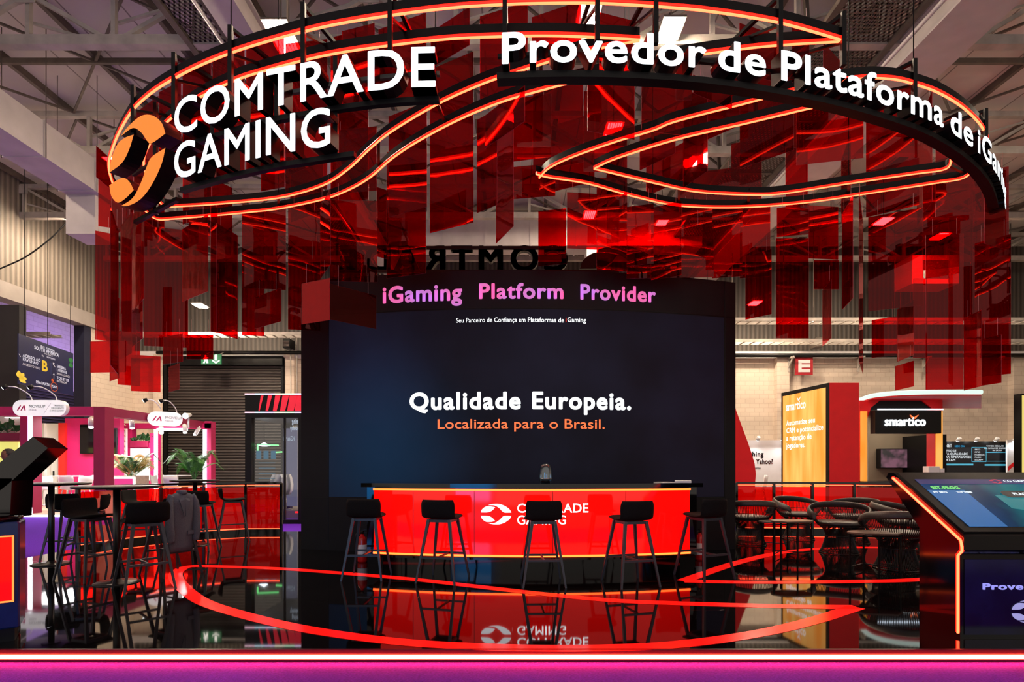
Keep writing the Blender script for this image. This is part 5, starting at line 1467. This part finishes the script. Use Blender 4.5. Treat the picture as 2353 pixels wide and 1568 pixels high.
# ---------------------------------------------------------------- navy direction banner over the booth
def banner():
    t = thing('hanging_banner', 'navy direction banner with white and yellow writing above the booth', 'banner', (0, 0, 0))
    a, b = Vector((XU(40, 15.0), 15.0, 0)), Vector((XU(166, 17.6), 17.6, 0))
    xd = (b - a).normalized(); w = (b - a).length; z0, z1 = ZV(882, 15.0), ZV(767, 15.0); h = z1 - z0
    f = plane_map((a.x, a.y, z0), xd, (0, 0, 1))
    m = MB(); m.prism([(0, 0), (w, 0), (w, h), (0, h)], f, .03, 0); m.obj('board', mat('navy_print', (16, 22, 74), .45, noise=(3, .15)), t)
    g = lambda x, y, z: f(x * w, y * h, .034)
    ratio = w / h
    def tx(s, x, y, cap, wd, bold, mt, al='l'):
        m = MB(); text(m, s, g, x, y, cap, width=wd, bold=bold, align=al); m.obj('lettering', mt, t)
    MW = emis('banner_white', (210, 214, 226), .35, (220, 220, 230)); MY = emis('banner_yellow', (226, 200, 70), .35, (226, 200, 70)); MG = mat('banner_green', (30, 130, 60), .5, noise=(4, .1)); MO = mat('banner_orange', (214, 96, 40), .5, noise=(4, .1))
    tx('BiS SiGMA', .36, .885, .04, .26, .02, MW); tx('SOUTH AMERICA', .25, .80, .075, .45, .03, MW); tx('06-09 APR 2026 · SAO PAULO' if False else 'SAO PAULO', .42, .76, .03, .16, .0, MW)
    tx('By', .38, .70, .035, .04, 0, MW); tx('SOFTSWISS', .47, .70, .03, .16, .02, MW)
    tx('ACESSO AO', .06, .565, .06, .30, .03, MW); tx('PAVILHÃO', .06, .49, .06, .26, .03, MW); tx('ACCESS TO HALL', .06, .40, .045, .29, 0, MW)
    tx('B', .37, .40, .21, .12, .03, MY)
    tx('SHISHA', .66, .555, .06, .18, .03, MW); tx('LOUNGE', .66, .475, .06, .20, .03, MW); tx('SHISHA LOUNGE', .66, .40, .045, .26, 0, MW)
    tx('TOILETTE', .66, .30, .06, .24, .03, MW); tx('RESTROOM', .66, .235, .045, .20, 0, MW)
    tx('PRAGMATIC', .28, .095, .055, .26, .03, MW); tx('PLAY', .555, .085, .055, .11, .03, MW)
    m = MB(); m.flat([(.545, .36), (.552, .36), (.552, .62), (.545, .62)], g); m.obj('divider', mat('banner_line', (70, 90, 150), .5, noise=(4, .1)), t)
    m = MB()
    m.flat([(.60, .29), (.607, .29), (.607, .40), (.60, .40)], g); m.flat([(.58, .36), (.6035, .41), (.627, .36), (.6035, .385)], g)
    m.flat([(.625, .545), (.632, .55), (.595, .625), (.588, .62)], g); m.flat([(.585, .635), (.625, .625), (.60, .61), (.592, .57)], g)
    m.flat([(.025, .545), (.032, .55), (-.0, .605), (.0, .59)], g)
    m.obj('arrow', MW, t)
    m = MB()
    for k in range(20):
        a0, a1 = 2 * PI * k / 20, 2 * PI * (k + 1) / 20; q = lambda a, r: (.61 + r * math.cos(a), .105 + r * 1.45 * math.sin(a))
        m.flat([q(a0, .062), q(a0, .07), q(a1, .07), q(a1, .062)], g)
    m.flat([(.56, .215), (.60, .215), (.61, .28), (.595, .245), (.58, .29), (.565, .245), (.55, .27)], g)
    m.obj('crown_mark', MO, t)
    m = MB()
    def petal(cx, cy, a, L_, w_):
        pts = [(L_ * k / 8, w_ * math.sin(PI * min(1, (k / 8) ** .7 * .96))) for k in range(9)]; full = pts + [(x, -y) for x, y in pts[::-1][1:-1]]
        m.flat([(cx + (x * math.cos(a) - y * math.sin(a)), cy + (x * math.sin(a) + y * math.cos(a)) * 1.1) for x, y in full], g)
    for a in (.1, .9, -.55, 1.6): petal(.005, .12, a, .13, .045)
    m.obj('flower_print', MY, t)
    m = MB(); petal(.99, .80, PI - .35, .10, .05); petal(.99, .72, PI + .35, .10, .05); m.obj('leaf_print', MG, t)
    m = MB()
    for x in (.1, .5, .95): p = f(w * x, h, .015); m.cyl(p, (p.x, p.y, 11.1), .008, n=5)
    m.obj('hanging_cord', M_BLACKM, t)
banner()

# ---------------------------------------------------------------- dark glass booth left of the big screen
def glass_booth():
    t = thing('glass_booth', 'black framed glass booth with striped header and rainbow edge lights', 'booth', (0, 0, 0))
    Y = 13.6; x0, x1 = XU(563, Y), XU(700, Y); zt, zh, zd = ZV(905, Y), ZV(947, Y), ZV(960, Y)
    MB().box(x0, x1, Y, Y + 2.6, zd, zt).obj('header', M_BLACKM, t)
    for x in (x0, x1 - .16): MB().box(x, x + .16, Y, Y + .2, FLZ, zd).obj('post', M_BLACKM, t)
    MB().box(x0, x0 + .14, Y + 2.4, Y + 2.6, FLZ, zd).obj('post', M_BLACKM, t)
    m = MB(); m.box(x0, x1, Y + .02, Y + .1, FLZ, 0.0); m.obj('sill', M_BLACKM, t)
    cols = [(.95, .2, .5), (.3, .7, 1), (.6, .3, 1), (.95, .9, .5), (.3, 1, .4), (.7, .4, 1)]
    for z in (zt, zh):
        for k in range(6):
            m = MB(); a = x0 + (x1 - x0) * k / 6; m.box(a, a + (x1 - x0) / 6, Y - .02, Y, z - .025, z); m.obj('edge_light', emis('rainbow_light_%d' % k, tuple(.5 + .5 * c for c in cols[k]), 3.0, raw=True), t)
    f = plane_map((x0, Y - .012, zh), *FRONT); h = zt - zh
    m = MB()
    for k, c in enumerate((.35, .55, .75, .95, 1.15, 1.35)): m.flat([(c - .01 - .02 * k, .02), (c + .02 + .012 * k, .02), (c + .12 + .012 * k, h - .05), (c + .05 - .02 * k, h - .05)], f)
    m.obj('header_stripes', emis('red_stripes', (200, 24, 50), .8, (200, 30, 50)), t)
    MB().box(x0 + .16, x1 - .16, Y + .08, Y + .1, 0.0, zd).obj('glass_front', M_GLASS, t)
    MB().box(x0, x1, Y + 2.5, Y + 2.55, .9, zd).obj('back_glass', M_GLASS, t)
    xm = XU(655, Y + .1)
    MB().box(xm - .02, xm + .02, Y + .06, Y + .12, 0, zd).obj('glass_joint', M_BLACKM, t)
    f2 = plane_map((x0, Y + 1.9, 0), *FRONT)
    MB().box(XU(652, Y + 2), XU(684, Y + 2), Y + 1.95, Y + 2.0, .2, ZV(985, Y + 2)).obj('poster', emis('lilac_poster', (128, 122, 150), .6), t)
    EWD = emis('dim_white', (190, 200, 215), .8)
    m = MB(); text(m, 'Gaming', lambda a, b, z: (a, Y + .07, b), XU(668, Y), ZV(973, Y), .11, width=.28, bold=.04, mirror=True); text(m, 'Academy', lambda a, b, z: (a, Y + .07, b), XU(664, Y), ZV(988, Y), .11, width=.32, bold=.04, mirror=True); m.obj('lettering', EWD, t)
    m = MB(); text(m, 'iGami', lambda a, b, z: (a, Y + 1.93, b), XU(652, Y + 2), ZV(1013, Y + 2), .12, width=.35, bold=.02, mirror=True); m.obj('lettering', EWD, t)
    m = MB(); f3 = plane_map((XU(586, Y + 1.2), Y + 1.2, ZV(1055, Y + 1.2)), *FRONT)
    for k in range(3): m.flat([(.03 + .2 * k, 0), (.17 + .2 * k, 0), (.17 + .2 * k, .22), (.03 + .2 * k, .22)], f3)
    for k in range(5): m.flat([(.1, -.12 - .14 * k), (.55, -.12 - .14 * k), (.55, -.1 - .14 * k), (.1, -.1 - .14 * k)], f3)
    m.obj('glass_print', emis('teal_print', (60, 130, 160), .6), t)
    m = MB()
    for a, b in (((573, 1010), (573, 1024)), ((592, 1022), (640, 1024)), ((592, 1022), (592, 1036)), ((634, 1040), (648, 1039))): m.bar(P(a[0], a[1], Y + .3), P(b[0], b[1], Y + .3), .03)
    m.obj('green_light_line', emis('green_line', (.2, 1, .25), 2.5, raw=True), t)
    m = MB(); p = P(607, 1025, Y + 1.6); m.lathe([(.001, .1), (.16, 0), (.001, -.02)], 16, tuple(p)); lampo = m.obj('pendant_lamp', E_LEDW, t)
    m = MB(); m.cyl(p, (p.x, p.y, zd), .008, n=5); m.obj('pendant_cord', M_BLACKM, lampo)
    MB().box(x0 + .2, x1, Y + 1.4, Y + 2.2, FLZ, .12).obj('inner_platform', M_GREY, t)
    m = MB(); m.box(x0 + 1.05, x1 + .1, Y + .5, Y + .55, .13, .17); m.obj('red_light_line', NEON_S, t)
    for u, a in ((640, -60), (653, 10), (661, 50)):
        pass
glass_booth()
for u, lab in ((637, 'white egg-shaped chair inside the glass booth, leftmost of three'), (646, 'white egg-shaped chair inside the glass booth, middle of three'), (657, 'white egg-shaped chair inside the glass booth, next to the screen wall')):
    t = thing('egg_chair', lab, 'chair', (XU(u, 15.2), 15.2, .12), 0, 'white egg-shaped chairs')
    MB().lathe([(.001, .42), (.12, .44), (.19, .56), (.2, .72), (.17, .9), (.13, 1.0)], 16, a0=math.radians(-30), a1=math.radians(210)).obj('seat_shell', M_WHITEP, t)
    MB().cyl((0, 0, 0), (0, 0, .44), .02, n=8).obj('stem', M_CHROME, t)
    MB().lathe([(.001, 0), (.18, 0), (.18, .012), (.001, .02)], 16).obj('base', M_CHROME, t)

# ---------------------------------------------------------------- orange booth on the right
def orange_lit():
    m_, nt, N, L, b = newmat('lit_orange_panel')
    tc = N.new('ShaderNodeTexCoord'); n = N.new('ShaderNodeTexNoise'); n.inputs['Scale'].default_value = 1.4
    mp = N.new('ShaderNodeMapping'); mp.inputs['Scale'].default_value = (1, 3.2, .35); L.new(tc.outputs['Object'], mp.inputs[0]); L.new(mp.outputs[0], n.inputs['Vector'])
    r = N.new('ShaderNodeValToRGB'); r.color_ramp.elements[0].position = .35; r.color_ramp.elements[1].position = .7
    r.color_ramp.elements[0].color = lin((255, 150, 40)); r.color_ramp.elements[1].color = lin((255, 200, 104))
    L.new(n.outputs['Fac'], r.inputs['Fac']); L.new(r.outputs['Color'], b.inputs['Emission Color']); b.inputs['Emission Strength'].default_value = .95
    b.inputs['Base Color'].default_value = (.3, .12, .03, 1)
    return m_
E_OPANEL = orange_lit()
def light_tower():
    t = thing('light_box_tower', 'tall red tower with a glowing orange advertising face', 'light box', (0, 0, 0))
    a, b = Vector((XU(1797, 14.8), 14.8, 0)), Vector((XU(1906, 13.0), 13.0, 0)); c = Vector((XU(1974, 13.0), 13.0, 0))
    zt = ZV(880, 13.0)
    d = c + (a - b)
    m = MB(); m.prism([(a.x, a.y), (b.x, b.y), (c.x, c.y), (d.x, d.y)], lambda x, y, z: (x, y, FLZ + z), zt - FLZ, 0); m.obj('tower_body', M_RED, t)
    xd = (b - a).normalized(); w = (b - a).length
    f = plane_map((a.x, a.y, 0), xd, (0, 0, 1))
    m = MB(); m.prism([(0, FLZ), (w, FLZ), (w, zt), (0, zt)], f, .02, 0); m.obj('frame', M_BLACKM, t)
    m = MB(); m.prism([(.08, FLZ + .05), (w - .1, FLZ + .05), (w - .1, zt - .1), (.08, zt - .1)], f, .03, 0); m.obj('lit_face', E_OPANEL, t)
    EW = emis('lit_print_white', (1, .86, .84), 1.5, raw=True)
    g = lambda x, y, z: f(x * w, y, .036)
    h = zt
    m = MB(); text(m, 'smartico', g, .12, 2.83, .21, width=.44, bold=.022); m.obj('lettering', EW, t)
    m = MB(); m.flat([(.37, 3.13), (.395, 3.04), (.42, 3.05), (.46, 3.15), (.425, 3.10), (.41, 3.08)], g); m.obj('emblem', EW, t)
    for s_, y, wd in (('Automatize seu', 2.43, .62), ('CRM e potencialize', 2.23, .78), ('a retenção de', 2.03, .55), ('jogadores.', 1.83, .42)):
        m = MB(); text(m, s_, g, .13, y, .13, width=wd, bold=.018); m.obj('lettering', EW, t)
light_tower()
def pavilion():
    t = thing('exhibition_booth', 'black booth with rounded canopy, glowing orange pillars and white logo letters', 'booth', (0, 0, 0))
    Y = 14.6; zt, zb = ZV(898, Y), ZV(913, Y)
    # canopy: rounded front, overhanging
    out = [(XU(1975, 15.6), 15.6), (XU(2005, 14.7), 14.7), (XU(2060, 14.2), 14.2), (XU(2140, 14.0), 14.0), (XU(2255, 14.0), 14.0), (XU(2255, 17.0), 17.0), (XU(1985, 17.0), 17.0)]
    f = lambda x, y, z: (x, y, ZV(912, 14.2) + z)
    m = MB(); m.prism(out, f, .12, 0); m.obj('canopy', M_RED, t)
    m = MB(); pts = [Vector((x, y, ZV(912, 14.2) + .09)) for x, y in out[:5]]; m.tube(catmull(pts, 6), .06, 8); m.obj('canopy_edge_light', emis('pearl_edge', (.62, .78, .70), 1.3, raw=True), t)
    xa, xb = XU(1975, 15.0), XU(2166, 15.0); ct = ZV(912, 14.2)
    for (u0, u1) in ((1975, 1993), (2148, 2166)):
        m = MB(); X0, X1 = XU(u0, 15.0), XU(u1, 15.0)
        s_ = 1 if u0 < 2000 else -1
        p = [(X0, FLZ), (X1, FLZ), (X1, ct - .5), (X1 + s_ * .1 if s_ > 0 else X1, ct - .2), (X1 + s_ * .35 if s_ > 0 else X1 , ct), (X0 - (.35 if s_ < 0 else 0), ct), (X0 - (.1 if s_ < 0 else 0), ct - .2), (X0, ct - .5)]
        m.prism(p, lambda x, y, z: (x, 15.3 - z, y), .3, 0); m.obj('pillar', M_RED, t)
        m = MB(); m.box(X0 + .02, X1 - .02, 14.97, 15.0, FLZ + .05, ct - .3); m.obj('pillar_light', E_OPANEL, t)
    MB().box(XU(1993, 15.2), XU(2150, 15.2), 15.05, 15.3, ZV(943, 15.1), ct).obj('header', M_BLACKM, t)
    MB().box(XU(2000, 15.0), XU(2150, 15.0), 14.8, 15.0, ZV(997, 14.9), ZV(945, 14.9)).obj('name_board', M_BLACKM, t)
    m = MB(); m.box(XU(2016, 14.8), XU(2166, 14.8), 14.77, 14.8, ZV(941, 14.8) - .02, ZV(941, 14.8) + .015); m.obj('edge_light', emis('pale_line', (.75, .85, 1), 3, raw=True), t)
    g = lambda x, y, z: (x, 14.79 - z, y)
    m = MB(); text(m, 'smartico', g, XU(2031, 14.8), ZV(979, 14.8), .245, width=95 / FX * 14.8, bold=.02, depth=.03); m.obj('lettering', [E_WHITE, E_WHITE], t)
    cx, cz = XU(2098, 14.8), ZV(965, 14.8)
    m = MB(); m.prism([(cx - .10, cz + .13), (cx - .03, cz + .02), (cx + .03, cz + .02), (cx + .13, cz + .13), (cx + .07, cz + .10), (cx + .0, cz + .05), (cx - .06, cz + .11)], g, .03, 0); m.obj('emblem', emis('orange_mark', (1, .16, .04), 1.6, raw=True), t)
    MB().box(XU(1990, 17.0), XU(2160, 17.0), 16.9, 17.05, FLZ, ct).obj('back_wall', M_GREY, t)
    MB().box(XU(2124, 16.0), XU(2150, 16.0), 15.6, 16.9, FLZ, ct - .9).obj('side_wall', M_BLACKM, t)
pavilion()
area('pavilion_lamp', (XU(2070, 16.0), 16.0, 2.9), (0, 0, 0), 1.4, .8, 30, (1, .92, .7))
t = thing('television', 'small flat television on the grey wall under the canopy', 'television', P(2060, 1054, 16.7))
MB().bbox(-.5, .5, 0, .19, -.3, .3, .01).obj('housing', M_BLACKM, t)
m_, nt, N, L, b = newmat('tv_picture'); tc = N.new('ShaderNodeTexCoord'); n = N.new('ShaderNodeTexNoise'); n.inputs['Scale'].default_value = 3; L.new(tc.outputs['Object'], n.inputs['Vector'])
r = N.new('ShaderNodeValToRGB'); r.color_ramp.elements[0].color = lin((38, 34, 38)); r.color_ramp.elements[1].color = lin((120, 78, 96)); r.color_ramp.elements[0].position = .4; r.color_ramp.elements[1].position = .6; L.new(n.outputs['Fac'], r.inputs['Fac']); L.new(r.outputs['Color'], b.inputs['Emission Color']); b.inputs['Emission Strength'].default_value = 1; b.inputs['Base Color'].default_value = (.02, .02, .02, 1)
MB().box(-.48, .48, -.006, 0, -.28, .28).obj('screen', m_, t)
t = thing('plaster_box', 'small pale box on the counter before the right orange pillar', 'box', P(2140, 1087, 13.5))
MB().bbox(-.14, .14, -.1, .1, 0, .16, .01).obj('carton', M_WHITE, t)
MB().box(.15, .25, -.1, .1, 0, .11).obj('small_carton', M_WHITE, t)
t = thing('counter', 'dark counter behind the railing under the orange booth canopy', 'counter', (XU(2085, 13.6), 13.6, FLZ))
MB().box(-1.2, 2.6, -.2, .5, 0, 1.02).obj('body', M_BLACKM, t)
MB().box(-1.25, 2.65, -.25, .55, 1.02, 1.07).obj('worktop', M_BLACKG, t)
t = thing('tub_chair', 'black tub chair behind the right railing below the orange pillar', 'chair', (XU(1998, 12.4), 12.4, FLZ))
MB().lathe([(.001, .72), (.2, .72), (.24, .76), (.25, 1.0), (.235, 1.0), (.22, .8), (.001, .79)], 20).obj('tub_seat', M_BLACKM, t)
for sx in (-1, 1):
    for sy in (-1, 1): MB().cyl((sx * .14, sy * .14, .72), (sx * .2, sy * .2, 0), .014, n=8).obj('leg', M_BLACKM, t)

# red sail-shaped panel next to the screen wall
t = thing('red_fin', 'red sail-shaped panel rising behind the right edge of the big screen', 'panel', (0, 0, 0))
pts = [(1680, 1170), (1680, 905), (1692, 945), (1704, 978), (1716, 1010), (1727, 1042), (1734, 1066), (1737, 1090), (1735, 1112), (1734, 1170)]
m = MB(); m.prism([(XU(u, 13), ZV(v, 13)) for u, v in pts], lambda x, y, z: (x, 13.25 - z, y), .25, 0); m.obj('fin_body', M_RED, t)

# white and black posters at the back wall
t = thing('poster_wall', 'white lit poster wall with a question in dark and red writing', 'poster', P(1758, 1105, 19.5))
MB().box(-.75, .75, 0, .06, -1.0, 1.45).obj('board', M_WHITE, t)
g = lambda x, y, z: (x, -.01, y)
m = MB(); text(m, 'thing', g, -.06, .87, .17, bold=.03, align='r', width=.5); m.obj('lettering', mat('navy_text', (26, 26, 60), .5, noise=(4, .1)), t)
m = MB(); text(m, 'or Yahoo?', g, .28, .60, .17, bold=.03, align='r', width=.86); m.obj('lettering', mat('red_text', (170, 50, 44), .5, noise=(4, .1)), t)
m = MB(); text(m, 'presentation', g, -.16, .42, .07, bold=.02, align='r', width=.5); m.obj('lettering', M_PRINTD, t)
for x in (-.38, .5):
    m = MB(); m.cyl((x, -.35, 1.55), (x, -.25, 1.45), .06, n=10); o = m.obj('spot_lamp', M_WHITEP, t); m = MB(); m.cyl((x, -.245, 1.445), (x, -.24, 1.44), .05, n=10); m.obj('lens', E_LEDW, o)
    l = area('poster_lamp', tuple(P(1758, 1105, 19.5) + Vector((x, -.3, 1.42))), (math.radians(-35), 0, 0), .1, .1, 14, (1, .98, .95))
t = thing('poster_wall', 'black trade poster with white and cyan writing at the back right', 'poster', P(2250, 1087, 19.5))
bw = 62 / FX * 19.5
MB().box(-1.3, 1.5, 0, .06, -1.2, ZV(1015, 19.5) - ZV(1087, 19.5)).obj('board', mat('black_print', (16, 18, 24), .4, noise=(4, .2)), t)
def bt(s, u, v, cap, w, mt, bold=.035):
    p = P(u, v, 19.5) - P(2250, 1087, 19.5); m = MB(); text(m, s, g, p.x, p.z, cap / FX * 19.5, width=w / FX * 19.5, bold=bold); m.obj('lettering', mt, t)
PW = emis('poster_white', (200, 206, 210), .4, (220, 220, 220)); PC = emis('poster_cyan', (70, 170, 200), .4, (80, 170, 200))
bt('NET', 2171, 1028, 7, 16, PW); bt('REDE CPA', 2193, 1028, 4, 23, PC)
for k, (s_, w_) in enumerate((('TRÁFEGO DE', 34), ('ALTA QUALIDADE', 60), ('PARA OPERADORES', 68), ('LATAM', 26))): bt(s_, 2163 if k < 3 else 2169, 1039 + k * 7, 5, w_, PW)
for k, s_ in enumerate(('SEO', 'PPC', 'FACEBOOK', 'PUSH', 'IN-APP')): bt(s_, 2239, 1035 + 6 * k, 3, 7 + 2 * len(s_), PW, .02)
for k, s_ in enumerate(('VAMOS ESCALAR', 'SUA MARCA DE GAMING', 'NA LATAM')): bt(s_, (2266, 2260, 2280)[k], 1027 + 5 * k, 3, (40, 52, 22)[k], PW, .03)
m = MB()
for (u0, v0, u1, v1) in ((2232, 1028, 2266, 1029), (2232, 1028, 2233, 1062), (2232, 1061, 2266, 1062), (2265, 1028, 2266, 1062), (2264, 1040, 2311, 1041), (2264, 1060, 2311, 1061), (2310, 1020, 2311, 1061), (2170, 1066, 2236, 1070), (2262, 1067, 2316, 1071)):
    a, b = P(u0, v1, 19.5) - P(2250, 1087, 19.5), P(u1, v0, 19.5) - P(2250, 1087, 19.5); m.flat([(a.x, a.z), (b.x, a.z), (b.x, b.z), (a.x, b.z)], g)
m.obj('printed_frame', PC, t)
for u in (2190, 2231, 2276, 2318):
    p = P(u, 1014, 19.5) - P(2250, 1087, 19.5); m = MB(); m.cyl((p.x, -.3, p.z + .1), (p.x, -.2, p.z), .06, n=10); o = m.obj('spot_lamp', M_WHITEP, t); m = MB(); m.cyl((p.x, -.195, p.z - .005), (p.x, -.19, p.z - .01), .05, n=10); m.obj('lens', E_LEDW, o)
    q = P(u, 1014, 19.5); area('poster_lamp', (q.x, q.y - .25, q.z - .03), (math.radians(-35), 0, 0), .1, .1, 10, (.92, .97, 1))
t = thing('poster_wall', 'white poster with a red curve at the far right behind the touchscreen', 'poster', P(2334, 1060, 19.3))
MB().box(-.3, 1.2, 0, .06, -1.4, .75).obj('board', M_WHITE, t)
m = MB(); m.flat([(-.28, -.2), (-.1, -.05), (.1, -.05), (.3, -.2), (.3, -.35), (.1, -.2), (-.1, -.2), (-.28, -.35)], g); m.obj('printed_curve', M_RED, t)
t = thing('lit_panel', 'glowing yellow panel in a black frame cut off at the right edge', 'light box', P(2350, 1080, 14.5))
MB().box(-.06, 1.5, 0, .2, -1.3, ZV(905, 14.5) - ZV(1080, 14.5)).obj('frame', M_BLACKM, t)
MB().box(-.02, 1.4, -.02, 0, -1.2, ZV(909, 14.5) - ZV(1080, 14.5)).obj('lit_face', emis('lit_yellow', (240, 216, 120), .95), t)
for u, v, lab, rz in ((1745, 1080, 'white shell chair in front of the white poster wall', 60),):
    p = P(u, v, 17.5); white_chair(lab, u, v, 17.5, rz, True)
t = thing('boom_pole', 'thin black lifting pole over the navy banner beside the dark panel' if False else 'thin black cable hanging from the roof across the corrugated left wall', 'cable', (0, 0, 0))
m = MB(); m.tube(catmull([P(0, 618, 15.5), P(60, 590, 15.8), P(120, 545, 16.2), P(158, 505, 16.5)], 8), .02, 6); m.obj('cable_run', M_BLACKM, t)

# assumed, unseen blue-lit stand behind the photographer, added to light bar and stools blue
t = thing('exhibition_booth', 'assumed blue-lit booth wall behind the photographer, added for blue light on the bar', 'booth', (-3.6, -4.5, FLZ))
MB().box(-1.6, 1.6, -.3, 0, 0, 3.2).obj('assumed_wall_body', M_WHITEP, t)
MB().box(-1.45, 1.45, 0, .02, .3, 2.9).obj('lit_wall', emis('assumed_blue_glow', (.02, .36, 1.0), 5.0, raw=True), t)  # glowing face of the assumed wall, added as a blue light source
for z in (1.0, 1.9, 2.5):
    MB().box(-1.4, 1.4, .02, .05, z, z + .03).obj('light_strip', E_LEDW, t)  # white strips belong to the same assumed wall
